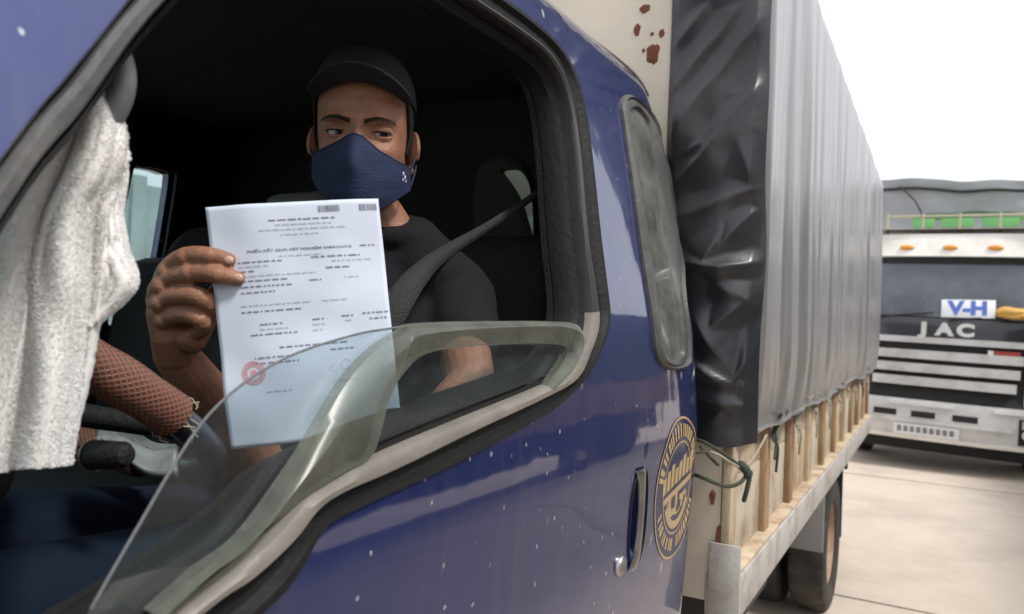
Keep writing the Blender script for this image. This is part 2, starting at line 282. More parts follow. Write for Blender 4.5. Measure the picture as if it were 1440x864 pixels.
# ------------------------------------------------------------------ mesh helpers
class MB:
    def __init__(s): s.v, s.f, s.uv = [], [], {}
    def add(s, vs, fs):
        o = len(s.v); s.v += [tuple(p) for p in vs]; s.f += [tuple(i+o for i in f) for f in fs]; return o
    def box(s, a, b, bev=0.):
        (x0, y0, z0), (x1, y1, z1) = [min(p, q) for p, q in zip(a, b)], [max(p, q) for p, q in zip(a, b)]
        bm = bmesh.new(); bmesh.ops.create_cube(bm, size=1)
        for v in bm.verts: v.co = Vector((x0+(v.co.x+.5)*(x1-x0), y0+(v.co.y+.5)*(y1-y0), z0+(v.co.z+.5)*(z1-z0)))
        if bev: bmesh.ops.bevel(bm, geom=bm.edges[:], offset=bev, segments=2, affect='EDGES', profile=.5)
        s.bm(bm); return s
    def bm(s, bm, mtx=None):
        bm.verts.index_update()
        s.add([(mtx @ v.co) if mtx else v.co for v in bm.verts], [[v.index for v in f.verts] for f in bm.faces]); bm.free()
    def tube(s, P, rad, n=12, closed=False, caps=True, sq=None):
        P = [Vector(p) for p in P]; k = len(P); rad = rad if hasattr(rad, '__len__') else [rad]*k
        T = [(P[(i+1) % k]-P[i-1] if closed else P[min(i+1, k-1)]-P[max(i-1, 0)]).normalized() for i in range(k)]
        nrm = T[0].orthogonal().normalized(); rings = []; base = len(s.v)
        for i in range(k):
            nrm = (nrm - T[i]*nrm.dot(T[i])).normalized(); bi = T[i].cross(nrm)
            for j in range(n):
                a = 2*math.pi*j/n; s.v.append(tuple(P[i]+(nrm*math.cos(a)+bi*math.sin(a))*rad[i]))
        for i in range(k if closed else k-1):
            for j in range(n):
                a, b = base+i*n, base+((i+1) % k)*n
                s.f.append((a+j, a+(j+1) % n, b+(j+1) % n, b+j))
        if caps and not closed:
            for e, tdir in ((0, -1), (k-1, 1)):
                c = P[e]+T[e]*rad[e]*.75*tdir; ci = len(s.v); s.v.append(tuple(c)); b = base+e*n
                # rounded cap: one ring in between
                r2 = len(s.v)
                for j in range(n): s.v.append(tuple(P[e]+(Vector(s.v[b+j])-P[e])*.72+T[e]*rad[e]*.5*tdir))
                for j in range(n):
                    j2 = (j+1) % n
                    q = (b+j, b+j2, r2+j2, r2+j); tr = (r2+j, r2+j2, ci)
                    s.f.append(q if tdir > 0 else q[::-1]); s.f.append(tr if tdir > 0 else tr[::-1])
        return s
    def ball(s, c, r, n=20, mtx=None):
        r = r if hasattr(r, '__len__') else (r, r, r)
        bm = bmesh.new(); bmesh.ops.create_uvsphere(bm, u_segments=n, v_segments=n//2+2, radius=1)
        mm = Matrix.Translation(Vector(c)) @ (mtx.to_4x4() if mtx else Matrix()) @ Matrix.Diagonal((*r, 1)); s.bm(bm, mm); return s
    def lathe(s, prof, c, axis='x', n=36):
        k = len(prof); base = len(s.v); c = Vector(c)
        for (r, h) in prof:
            for j in range(n):
                a = 2*math.pi*j/n; p = (h, r*math.cos(a), r*math.sin(a)) if axis == 'x' else (r*math.cos(a), h, r*math.sin(a)) if axis == 'y' else (r*math.cos(a), r*math.sin(a), h)
                s.v.append(tuple(c+Vector(p)))
        for i in range(k-1):
            for j in range(n): s.f.append((base+i*n+j, base+i*n+(j+1) % n, base+(i+1)*n+(j+1) % n, base+(i+1)*n+j))
        return s
    def grid(s, fn, nu, nv, closed_u=False):
        base = len(s.v)
        for i in range(nu):
            for j in range(nv): s.v.append(tuple(fn(i/(nu if closed_u else nu-1), j/(nv-1))))
        for i in range(nu if closed_u else nu-1):
            for j in range(nv-1):
                a, b = base+i*nv, base+((i+1) % nu)*nv
                s.f.append((a+j, b+j, b+j+1, a+j+1))
        return s
    def prism(s, poly, mapf, o0, o1):
        """closed polygon in 2D put through mapf(p, offset); walls and both ends"""
        k = len(poly); A = [mapf(p, o0) for p in poly]; B = [mapf(p, o1) for p in poly]
        s.add(A+B, [tuple(range(k)), tuple(range(2*k-1, k-1, -1))]+[(i, (i+1) % k, k+(i+1) % k, k+i) for i in range(k)]); return s
    def mesh(s, name, fix=True):
        me = bpy.data.meshes.new(name); me.from_pydata(s.v, [], s.f); me.update()
        if fix:
            bm = bmesh.new(); bm.from_mesh(me); bmesh.ops.recalc_face_normals(bm, faces=bm.faces[:]); bm.to_mesh(me); bm.free()
        return me
def setsmooth(me, ang=40):
    me.polygons.foreach_set('use_smooth', [True]*len(me.polygons))
    bm = bmesh.new(); bm.from_mesh(me)
    for e in bm.edges:
        if len(e.link_faces) == 2 and e.calc_face_angle(0) > R(ang): e.smooth = False
    bm.to_mesh(me); bm.free(); me.update()
def obj(name, mb, m, parent=None, ang=40, local=False, fix=True, solid=0., sub=0):
    me = mb if isinstance(mb, bpy.types.Mesh) else mb.mesh(name, fix)
    if ang: setsmooth(me, ang)
    me.materials.clear(); me.materials.append(M[m])
    o = bpy.data.objects.new(name, me); COL.objects.link(o)
    if parent:
        o.parent = parent
        if not local and parent.type == 'EMPTY': o.matrix_parent_inverse = parent.matrix_basis.inverted()
    if solid:
        md = o.modifiers.new('thick', 'SOLIDIFY'); md.thickness = solid; md.offset = 0
    if sub:
        md = o.modifiers.new('sub', 'SUBSURF'); md.levels = md.render_levels = sub
    return o
def thing(name, label, cat, loc, group=None, rz=0):
    o = bpy.data.objects.new(name, None); COL.objects.link(o); o.location = loc; o.rotation_euler = (0, 0, rz); o.empty_display_size = .2
    return tag(o, label, cat, group)
def tag(o, label, cat, group=None):
    o['label'] = label; o['category'] = cat
    if group: o['group'] = group
    return o
def inside(p, poly):
    x, y = p; c = False; j = len(poly)-1
    for i in range(len(poly)):
        if (poly[i][1] > y) != (poly[j][1] > y) and x < (poly[j][0]-poly[i][0])*(y-poly[i][1])/(poly[j][1]-poly[i][1])+poly[i][0]: c = not c
        j = i
    return c
def panel(outer, holes, surf, thick=.03, step=.025, flip=1):
    """curved sheet cut to an outline in (y, z), with turned-in edges"""
    loops = [list(outer)]+[list(h) for h in holes]; pts, edges = [], []
    for lp in loops:
        b = len(pts); pts += [Vector(p) for p in lp]; edges += [(b+i, b+(i+1) % len(lp)) for i in range(len(lp))]
    L = np.array([p[:] for p in pts])
    ys, zs = np.arange(L[:, 0].min(), L[:, 0].max(), step), np.arange(L[:, 1].min(), L[:, 1].max(), step)
    G = np.array([(a, b) for a in ys for b in zs])
    def ins(Q, poly):
        A = np.array(poly); B = np.roll(A, 1, axis=0); c = np.zeros(len(Q), bool)
        for (ax, ay), (bx, by) in zip(A, B):
            if ay != by: c ^= ((ay > Q[:, 1]) != (by > Q[:, 1])) & (Q[:, 0] < (bx-ax)*(Q[:, 1]-ay)/(by-ay)+ax)
        return c
    def ok(Q):
        k = ins(Q, loops[0])
        for h in loops[1:]: k &= ~ins(Q, h)
        return k
    G = G[ok(G)]
    if len(G): G = G[np.min(((G[:, None, :]-L[None])**2).sum(2), axis=1) > (step*.6)**2]
    pts += [Vector(p) for p in G]
    v, e, f, *_ = delaunay_2d_cdt(pts, edges, [], 0, 1e-6)
    cs = np.array([np.mean([v[i][:] for i in t], axis=0) for t in f]); kk = ok(cs); keep = [tuple(t) for t, q in zip(f, kk) if q]
    mb = MB(); P = [(surf(p[0], p[1]), p[0], p[1]) for p in v]
    mb.add(P, keep); mb.add([(q[0]-thick*flip, q[1], q[2]) for q in P], [t[::-1] for t in keep])
    for lp in loops:
        k = len(lp); A = [(surf(*p), p[0], p[1]) for p in lp]; B = [(q[0]-thick*flip, q[1], q[2]) for q in A]
        mb.add(A+B, [(i, (i+1) % k, k+(i+1) % k, k+i) for i in range(k)])
    used = {i for ff in mb.f for i in ff}; mp = {}; nv = []
    for i in sorted(used): mp[i] = len(nv); nv.append(mb.v[i])
    mb.v = nv; mb.f = [tuple(mp[i] for i in ff) for ff in mb.f]
    return mb
def ribbon(A, B, prof, surf=S, closed=True):
    """moulding swept between two outlines in (y, z): prof = [(share of the way from A to B, height off the skin)]"""
    mb = MB(); k = len(prof); n = len(A)
    for a, b in zip(A, B):
        for t, off in prof:
            y, z = a[0]+(b[0]-a[0])*t, a[1]+(b[1]-a[1])*t
            mb.v.append((surf(y, z)+off, y, z))
    for i in range(n if closed else n-1):
        for j in range(k-1):
            q, r = i*k, ((i+1) % n)*k
            mb.f.append((q+j, q+j+1, r+j+1, r+j))
    return mb
def sp(y, z, off=0.): return Vector((S(y, z)+off, y, z))
def remeshed(mb, voxel, it=3, name='body'):
    me = mb.mesh(name); o = bpy.data.objects.new('tmp', me); COL.objects.link(o)
    md = o.modifiers.new('r', 'REMESH'); md.mode = 'VOXEL'; md.voxel_size = voxel; md.use_smooth_shade = True
    if it: ms = o.modifiers.new('s', 'SMOOTH'); ms.iterations = it; ms.factor = .5
    dg = bpy.context.evaluated_depsgraph_get(); dg.update()
    new = bpy.data.meshes.new_from_object(o.evaluated_get(dg)); bpy.data.objects.remove(o); new.name = name
    return new
def text_mesh(body, size, depth=.002, align='CENTER', bold=0.):
    cu = bpy.data.curves.new('t', 'FONT'); cu.body = body; cu.size = size; cu.extrude = depth; cu.align_x = align; cu.align_y = 'CENTER'; cu.offset = bold
    o = bpy.data.objects.new('t', cu); COL.objects.link(o)
    dg = bpy.context.evaluated_depsgraph_get(); dg.update()
    me = bpy.data.meshes.new_from_object(o.evaluated_get(dg)); bpy.data.objects.remove(o)
    return me
def map_mesh(me, fn):
    for v in me.vertices: v.co = Vector(fn(v.co))
    me.update(); return me

# ------------------------------------------------------------------ ground
gm = MB().grid(lambda u, v: (-250+500*u, -250+500*v, -.012), 3, 3)
ground = obj('ground', gm, 'joint', ang=0); ground['kind'] = 'structure'
def slab_mesh(w_, l_):
    bm = bmesh.new(); bmesh.ops.create_cube(bm, size=1)
    for v in bm.verts: v.co = Vector((v.co.x*w_, v.co.y*l_, v.co.z*.1-.05))
    bmesh.ops.bevel(bm, geom=[e for e in bm.edges if all(v.co.z > -.01 for v in e.verts)], offset=.012, segments=2, affect='EDGES')
    me = bpy.data.meshes.new('slab'); bm.to_mesh(me); bm.free(); me.materials.append(M['concrete']); return me
SM = slab_mesh(3.985, 4.485)
for i in range(-4, 5):
    for j in range(-2, 10):
        o = bpy.data.objects.new('slab', SM); COL.objects.link(o); o.parent = ground
        o.location = (.75+4*i+.0, 2.9+4.5*j, random.uniform(-.001, .002))
far = MB().grid(lambda u, v: (-250+500*u, 47.7+200*v, -.004), 2, 2)
for fn in (lambda u, v: (17+230*u, -11+58.7*v, -.004), lambda u, v: (-250+234.7*u, -11+58.7*v, -.004), lambda u, v: (-250+500*u, -250+239*v, -.004)): far.grid(fn, 2, 2)
o = obj('yard_surface', far, 'concrete', ang=0); o['kind'] = 'structure'

# ------------------------------------------------------------------ blue truck: cab shell
truck = thing('cargo_truck', 'blue cargo truck with cream slatted bed and driver at its open window', 'truck', (-1.43, 2.5, 0))
XC = -1.43                                                        # centre line of the truck
def mir(f): return lambda y, z: 2*XC-f(y, z)
L0 = [(355, 864), (412, 803), (442, 754), (466, 729), (525, 700), (623, 656), (700, 615), (775, 573), (820, 533), (841, 494), (1.250, 1.656), (1.262, 1.715), (1.270, 1.774), (1.281, 1.875), (1.290, 1.964), (1.296, 2.05), (1.283, 2.118), (1.235, 2.158), (1.14, 2.17), (1.0, 2.168), (.80, 2.165), (.62, 2.160), (.50, 2.112), (181, 0), (90, 112), (0, 224), (.07, 1.45), (.06, 1.36), (.14, 1.31), (.27, 1.335)]
L1 = [(280, 864), (354, 813), (412, 759), (447, 715), (486, 690), (555, 661), (672, 604), (765, 560), (810, 533), (829, 494), (1.205, 1.65), (1.210, 1.69), (1.214, 1.77), (1.226, 1.866), (1.238, 1.956), (1.244, 2.04), (1.225, 2.10), (1.17, 2.132), (1.06, 2.135), (.936, 2.13), (.80, 2.128), (.64, 2.122), (.515, 2.085), (190, 0), (95, 118), (0, 236), (.08, 1.45), (.075, 1.37), (.14, 1.33), (.25, 1.35)]
L2 = [(280, 840), (339, 793), (393, 744), (427, 705), (470, 677), (535, 641), (653, 590), (748, 551), (795, 528), (815, 499), (1.165, 1.64), (1.184, 1.69), (1.196, 1.77), (1.211, 1.866), (1.224, 1.956), (1.229, 2.035), (1.211, 2.09), (1.16, 2.120), (1.06, 2.124), (.936, 2.12), (.80, 2.118), (.66, 2.112), (.53, 2.072), (227, 0), (113, 148), (0, 295), (.11, 1.45), (.11, 1.385), (.15, 1.36), (.25, 1.385)]
L0, L1, L2 = [smooth(loop_yz([(a, b) if a < 3 and b < 3 and a != 0 else (a, b) for a, b in L]), 5) for L in (L0, L1, L2)]
cen = np.mean(np.array(L2), axis=0)
def shrink(L, d):
    out = []; k = len(L)
    for i in range(k):
        a, b = np.array(L[i-2]), np.array(L[(i+2) % k]); t = (b-a)/(np.linalg.norm(b-a)+1e-9); n = np.array([-t[1], t[0]])
        p = np.array(L[i]); q = p+n*d
        out.append(tuple(q))
    return out
L3 = shrink(L2, .018)
SEAM = smooth(loop_yz([(770, 3.1), (800, 40), (836, 84), (857, 127), (882, 220), (893, 300), (901, 400), (905, 500), (905, 600), (905, 700), (898, 790), (890, 840)])+[(1.385, 1.0), (1.34, .82), (1.2, .76), (.6, .76), (.2, .78), (.02, .85), (-.06, 1.0), (-.06, 1.3), (.0, 1.5), (.10, 1.66), (.26, 1.89), (.37, 2.07), (.45, 2.16), (.58, 2.205), (.85, 2.215)], 4)
SEAM_OUT = shrink(SEAM, -.005)
OUTER = smooth([(1.835, .74), (1.835, 1.05), (1.805, 1.13), (1.808, 1.41), (1.83, 1.84), (1.862, 2.05), (1.862, 2.16), (1.83, 2.25), (1.74, 2.30), (1.55, 2.322), (1.2, 2.322), (.8, 2.32), (.54, 2.30), (.38, 2.22), (.26, 2.03), (.15, 1.84), (.02, 1.65), (-.08, 1.48), (-.13, 1.25), (-.14, 1.0), (-.13, .80), (-.06, .72), (.6, .70), (1.2, .70)], 4)
QO = smooth(loop_yz([(873, 145), (884, 135), (905, 150), (922, 175), (936, 230), (949, 300), (959, 400), (968, 490), (966, 512), (950, 519), (935, 516), (923, 500), (918, 470), (905, 380), (890, 270), (877, 180)]), 4)
QI = smooth(loop_yz([(884, 162), (894, 152), (906, 164), (914, 185), (927, 240), (938, 300), (949, 400), (958, 485), (956, 499), (946, 507), (938, 502), (933, 490), (929, 470), (917, 380), (902, 270), (889, 195)]), 4)

RO = smooth([(1.41, 2.05), (1.44, 2.10), (1.56, 2.10), (1.595, 2.05), (1.595, 1.62), (1.56, 1.57), (1.44, 1.57), (1.41, 1.62)], 4)
RI = smooth([(1.425, 2.045), (1.45, 2.085), (1.55, 2.085), (1.58, 2.045), (1.58, 1.63), (1.55, 1.585), (1.45, 1.585), (1.425, 1.63)], 4)
body = obj('cab_side', panel(OUTER, [SEAM_OUT, QO], S, .03), 'paint', truck, 35)
hy, hz = yz(897, 728)
def hring(k, n=36): return [(hy+.046*k*math.copysign(abs(math.cos(a))**.75, math.cos(a)), hz+.096*k*math.copysign(abs(math.sin(a))**.85, math.sin(a))) for a in np.linspace(0, 2*math.pi, n, endpoint=False)]
HR = hring(1.0)
door = obj('door', panel(SEAM, [L0, HR], S, .03), 'paint', truck, 35)
obj('cab_side', panel(OUTER, [L0, RI], mir(S), .03, .05, flip=-1), 'paint', truck, 35)
# dark jamb behind the shut line
obj('door_jamb', ribbon(shrink(SEAM, .02), shrink(SEAM, -.025), [(0, -.032), (1, -.032)]), 'black_rubber', truck)
obj('shut_line', ribbon(shrink(SEAM, .0005), shrink(SEAM, -.0052), [(0, -.0022), (1, -.0022)]), 'black_rubber', truck, 0)
# mouldings round the door window
obj('outer_seal', ribbon(L0, L1, [(0, -.03), (-.12, -.004), (-.1, .0045), (.12, .004), (.3, -.006), (1, -.010), (1, -.03)]), 'black_rubber', door)
BP = [(0, -.03), (0, .002), (.15, .006), (.55, .007), (.9, .003), (1, -.004), (1, -.05)]
nb_ = len(L1)
obj('belt_moulding', ribbon([L1[i % nb_] for i in range(-12, 54)], [L2[i % nb_] for i in range(-12, 54)], BP, closed=False), 'trim_beige', door)
obj('frame_moulding', ribbon([L1[i % nb_] for i in range(53, nb_-11)], [L2[i % nb_] for i in range(53, nb_-11)], BP, closed=False), 'frame_seal', door)
n0 = len(L2)
obj('inner_seal', ribbon(L2, L3, [(0, -.012), (.1, -.010), (.35, -.020), (.5, -.012), (.65, -.020), (1, -.028), (1, -.06)]), 'black_rubber', door)
# grey seal along the A-pillar
ia, ib = 21*5, 27*5
pa = [L1[i % n0] for i in range(ia, ib)]; pb = [L2[i % n0] for i in range(ia, ib)]
obj('pillar_seal', ribbon(pa, pb, [(-.04, -.01), (0, .009), (.3, .013), (.8, .012), (1.05, .006), (1.08, -.02)], closed=False), 'trim_grey', door)
# interior lining of both sides
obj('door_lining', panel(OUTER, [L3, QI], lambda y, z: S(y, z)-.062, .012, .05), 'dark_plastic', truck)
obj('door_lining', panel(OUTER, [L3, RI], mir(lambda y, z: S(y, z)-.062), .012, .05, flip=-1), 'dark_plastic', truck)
# quarter window
obj('quarter_window_seal', ribbon(QO, QI, [(-.1, -.03), (-.08, .006), (.12, .011), (.3, .004), (.5, .008), (.85, .006), (1, -.004), (1, -.06)]), 'trim_grey', body)
obj('quarter_glass', panel(QI, [], lambda y, z: S(y, z)-.003, .004, .05), 'glass_dusty', body)
obj('quarter_glass', panel(RI, [], mir(lambda y, z: S(y, z)-.003), .004, .05, flip=-1), 'windscreen', truck)
obj('passenger_glass', panel(L2, [], mir(lambda y, z: S(y, z)-.012), .004, .06, flip=-1), 'windscreen', truck)
# lowered door glass and the smoked plastic visor fixed to it
GL = smooth(loop_yz([(150, 864), (215, 748), (288, 622), (345, 556), (420, 506), (500, 477), (560, 464), (650, 456), (800, 457), (814, 466), (818, 480), (822, 495)]), 4, False)
GLB = GL+[L1[j*5] for j in (9, 8, 7, 6, 5, 4, 3, 2, 1, 0)]+[(.30, 1.375)]
gl = obj('door_glass', panel(GLB, [], lambda y, z: S(y, z)-.016, .004, .04), 'glass', door)
obj('glass_edge', MB().tube([sp(p[0], p[1], -.018) for p in GL], .0013, 8), 'grey_plastic', gl)
VO = [(215, 862), (280, 803), (344, 754), (412, 661), (442, 612), (486, 538), (525, 494), (565, 467), (594, 455), (722, 452), (800, 454), (817, 468), (813, 497), (797, 520), (775, 543)]
VI = [(222, 868), (287, 816), (352, 762), (425, 703), (478, 668), (522, 642), (537, 604), (548, 562), (570, 523), (612, 494), (722, 484), (786, 485), (797, 495), (790, 512), (766, 546)]
VO, VI = [smooth(loop_yz(v), 5, False) for v in (VO, VI)]
obj('window_visor', ribbon(VO, VI, [(0, -.012), (0, .002), (.10, .009), (.22, .012), (.4, .007), (1, .000), (1, -.012)], closed=False), 'visor', gl)
# roof, rear wall, front, floor
def edge_top(y): return S(y, 2.318)-.0
def roof_fn(u, v):
    y = .50+1.33*u; x0 = S(y, 2.322); x1 = 2*XC-x0; x = x0+(x1-x0)*v
    return (x, y, 2.320+.05*(1-(2*v-1)**4)-.10*max(0, (y-1.72)/.12)**2*.3-.05*max(0, (.62-y)/.12)**2)
obj('roof', MB().grid(roof_fn, 24, 30), 'paint', truck)
zo = lin([.5, .8, 1.2, 1.5, 1.62, 1.74, 1.80, 1.835], [2.29, 2.312, 2.314, 2.314, 2.308, 2.290, 2.262, 2.232])
dr = [(y, zo(y)-.006) for y in np.linspace(.55, 1.82, 40)]
obj('drip_rail', MB().tube([sp(y, z, .001) for y, z in dr], .004, 8), 'trim_beige', truck)  # beige colour stands in for the pale highlight along the rail
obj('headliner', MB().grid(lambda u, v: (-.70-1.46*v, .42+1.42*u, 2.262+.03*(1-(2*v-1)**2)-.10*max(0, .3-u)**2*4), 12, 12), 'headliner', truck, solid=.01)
RW = [(-1.165, 2.05), (-1.13, 2.10), (-1.06, 2.11), (-1.0, 2.07), (-.965, 1.95), (-.96, 1.75), (-.975, 1.62), (-1.03, 1.59), (-1.10, 1.60), (-1.14, 1.70), (-1.16, 1.88)]
rw_o = smooth(RW, 4); RI2 = [aty(a, b, 1.83) for a, b in ((711, 243), (724, 240), (738, 244), (748, 258), (754, 280), (757, 330), (752, 335), (747, 318), (740, 295), (730, 272), (718, 254))]
rw_i = smooth([(p.x, p.z) for p in RI2], 4)
def rear_panel(outer, holes, y, th):
    mb = panel(outer, holes, lambda a, b: 0., th, .08); mb.v = [(p[1], y+p[0], p[2]) for p in mb.v]; return mb
rp = [(-.535, .8), (-.535, 1.6), (-.575, 1.9), (-.65, 2.2), (-.74, 2.30), (-2.12, 2.30), (-2.21, 2.2), (-2.285, 1.9), (-2.325, 1.6), (-2.325, .8)]
rw = obj('rear_wall', rear_panel(rp, [rw_o], 1.835, .02), 'dark_plastic', truck)
tr = MB()
for a, b in zip(rw_o, rw_i):
    for t, off in ((0, -.02), (.05, -.034), (.5, -.038), (.95, -.03), (1, -.01)):
        tr.v.append((a[0]+(b[0]-a[0])*t, 1.835+off, a[1]+(b[1]-a[1])*t))
for i in range(len(rw_o)):
    for j in range(4): q, r = i*5, ((i+1) % len(rw_o))*5; tr.f.append((q+j, q+j+1, r+j+1, r+j))
obj('rear_window_trim', tr, 'dark_trim', rw)
obj('rear_window_glass', rear_panel(rw_i, [], 1.828, .004), 'windscreen', rw)
obj('cab_floor', MB().box((-.56, -.12, .90), (-2.3, 1.83, .95)), 'dark_plastic', truck)
obj('bulkhead', MB().box((-.60, -.15, .75), (-2.26, -.10, 1.45), .02), 'paint', truck)
obj('windscreen', MB().grid(lambda u, v: (-.66-1.54*u, -.09+.46*v-.05*(1-(2*u-1)**2), 1.44+.74*v), 8, 6), 'windscreen', truck, solid=.005)
ds = MB()
dp = [(-.08, 1.10), (-.08, 1.42), (.0, 1.44), (.12, 1.42), (.2, 1.34), (.2, 1.2), (.1, 1.1)]
ds.prism(dp, lambda p, o: (o, p[0], p[1]), -.62, -2.24)
obj('dashboard', ds, 'dark_plastic', truck, 30)
obj('sun_header', MB().box((-.68, .36, 2.17), (-2.18, .50, 2.27), .03), 'headliner', truck)

# door furniture
cup = MB(); nr = 10
for k in range(nr):
    kk = 1-k/(nr-1)*.97; dep = -.036*(1-kk**3)
    for (a, b) in hring(kk): cup.v.append(tuple(sp(a, b, dep-.0005)))
for k in range(nr-1):
    for j in range(36): cup.f.append((k*36+j, k*36+(j+1) % 36, (k+1)*36+(j+1) % 36, (k+1)*36+j))
dh = obj('door_handle', cup, 'paint', door)
obj('handle_bezel', MB().tube([sp(a, b, .001) for a, b in HR], .0022, 6, closed=True), 'black_rubber', dh)
hd = MB()
H = [(-.098, .004), (-.09, .008), (-.07, .011), (-.03, .013), (.03, .013), (.07, .011), (.09, .008), (.098, .004)]
def hfn(u, v):
    i = u*(len(H)-1); k = min(int(i), len(H)-2); t = i-k
    dz = H[k][0]*(1-t)+H[k+1][0]*t; oo = H[k][1]*(1-t)+H[k+1][1]*t
    a = 2*math.pi*v; wdt = .013*(1+1.0*abs(dz/.098)**4)
    return sp(hy-.012+wdt*math.cos(a), hz+dz, oo-.004+.006*math.sin(a))
hd.grid(hfn, 26, 14)
obj('handle_lever', hd, 'chrome', dh)
ky, kz = yz(871, 796)
kb = MB()
for k, (r_k, o_k) in enumerate([(.019, -.004), (.019, .004), (.0165, .007), (.012, .0075), (.006, .006), (.001, .006)]):
    for j in range(24): a = 2*math.pi*j/24; kb.v.append(tuple(sp(ky+r_k*math.cos(a)*.9, kz+r_k*math.sin(a), o_k)))
for k in range(5):
    for j in range(24): kb.f.append((k*24+j, k*24+(j+1) % 24, (k+1)*24+(j+1) % 24, (k+1)*24+j))
obj('door_lock', kb, 'chrome', door)

# round gold emblem on the cab corner
ey, ez, erad = 1.652, 1.290, .158
def er(a, r, off): return sp(ey+r*math.cos(a)*.97, ez+r*math.sin(a), off)
def arc_band(r0, r1, a0, a1, off=.003, n=60):
    mb = MB(); nn = max(3, int(n*abs(a1-a0)/6.283)+2)
    mb.grid(lambda u, v: er(a0+(a1-a0)*u, r0+(r1-r0)*v, off), nn, 3); return mb
em = obj('emblem', arc_band(.004, erad, 0, 2*math.pi, .0008, 80), 'decal_dark', body)
for r0, r1 in ((.153, .158), (.100, .104)): obj('emblem_ring', arc_band(r0, r1, 0, 2*math.pi, .0014, 90), 'gold', em)
k = 0
for a0, a1, hgt in ((20, 165, 1.0), (200, 262, .9), (278, 340, .9)):   # lettering worn to blocks round the ring
    a = a0
    while a < a1:
        wd_ = random.uniform(5.5, 8.5); obj('emblem_letter', arc_band(.113, .113+.030*hgt, R(a), R(a+wd_-2.2), .0014), 'gold', em); a += wd_
        if random.random() < .2: a += 3
for r0, r1, a0, a1 in ((.074, .080, 195, 345), (.056, .061, 195, 345), (.074, .092, 205, 335)): obj('emblem_stripe', arc_band(r0, r1, R(a0), R(a1), .0014), 'gold', em)
def equad(y0, y1, z0, z1, sk=.15, off=.0014):
    return MB().grid(lambda u, v: sp(ey+y0+(y1-y0)*u, ez+z0+(z1-z0)*v+sk*(y0+(y1-y0)*u), off), 8, 3)
for i in range(8):
    y0 = -.105+i*.027; obj('emblem_letter', equad(y0, y0+.021, .012, .047+.008*(i % 3)), 'gold', em)
for y0, y1, z0, z1 in ((-.095, .105, -.012, .002), (-.06, -.042, -.055, -.012), (-.042, .0, -.055, -.040), (-.012, .004, -.040, -.012), (.02, .066, -.036, -.024), (.03, .045, -.055, -.036)): obj('emblem_stripe', equad(y0, y1, z0, z1), 'gold', em)

# ------------------------------------------------------------------ inside the cab
WC = Vector((-.945, .475, 1.560)); wa, wb = Vector((1, 0, 0)), Vector((0, math.cos(R(33)), -math.sin(R(33)))); wn = wa.cross(wb)
WR = .25
def wp(a, r=WR): return WC+wa*r*math.cos(a)+wb*r*math.sin(a)
rim = MB().tube([wp(2*math.pi*i/72) for i in range(72)], .0165, 14, closed=True)
sw = obj('steering_wheel', rim, 'wheel_blue', truck)
def cover(a0, a1, n=60, rad=.024):
    me = MB(); me.tube([wp(a0+(a1-a0)*i/n) for i in range(n+1)], [rad*(1+.03*math.sin(i*1.7)) for i in range(n+1)], 20, caps=False)
    m_ = me.mesh('rim_cover'); uvl = m_.uv_layers.new(name='uv')
    for p in m_.polygons:
        ids = [m_.loops[l].vertex_index for l in p.loop_indices]
        js = [i % 20 for i in ids]; wrap = max(js)-min(js) > 10
        for l, vi in zip(p.loop_indices, ids):
            i, j = divmod(vi, 20); j = j+20 if wrap and j < 10 else j
            uvl.data[l].uv = (i*(abs(a1-a0)*WR/n)/.0052, j/20*2*math.pi*rad/.0052)
    return m_
CA = R(10)
obj('rim_cover', cover(R(-260), CA), 'mesh_cover', sw)
fr = MB()
for i in range(7):
    a = random.uniform(0, 6.28); d0 = (wa*math.cos(CA)+wb*math.sin(CA)); t0 = wp(CA)+(d0*math.cos(a)+wn*math.sin(a))*.0235
    tg = (-wa*math.sin(CA)+wb*math.cos(CA)); ln = random.uniform(.006, .022)
    fr.tube([t0, t0+tg*ln*.5+Vector((random.uniform(-.004, .004),)*3), t0+tg*ln+Vector((random.uniform(-.006, .006), random.uniform(-.004, .004), random.uniform(-.012, .0)))], .0008, 5)
obj('frayed_thread', fr, 'thread', sw)
hub = MB().lathe([(.001, .03), (.055, .028), (.07, .015), (.07, -.03), (.04, -.05)], (0, 0, 0), 'z', 28)
q = wn.to_track_quat('Z', 'Y').to_matrix().to_4x4(); q.translation = WC-wn*.03
hub.v = [tuple(q @ Vector(p)) for p in hub.v]
obj('hub', hub, 'dark_plastic', sw)
for a in (R(20), R(160), R(270)):
    obj('spoke', MB().tube([WC-wn*.03, wp(a, WR*.55)-wn*.015, wp(a)], [.016, .013, .011], 10), 'dark_plastic', sw)
col_dir = Vector((0, -.55, -.84))
obj('column_shroud', MB().tube([WC-wn*.05*1, WC+Vector((.0, -.06, -.09)), WC+Vector((0, -.16, -.22)), WC+Vector((0, -.26, -.42))], [.05, .07, .075, .06], 16), 'dark_plastic', truck)
st0, st1 = at(60, 640, .80), at(172, 640, .74)
obj('indicator_stalk', MB().tube([st0, st0.lerp(st1, .6), st0.lerp(st1, .66), st1], [.008, .009, .0155, .0135], 14), 'dark_plastic', truck)
obj('stalk_ring', MB().tube([st0.lerp(st1, .66), st0.lerp(st1, .68)], [.0172, .0172], 16, caps=False), 'ring_copper', truck)
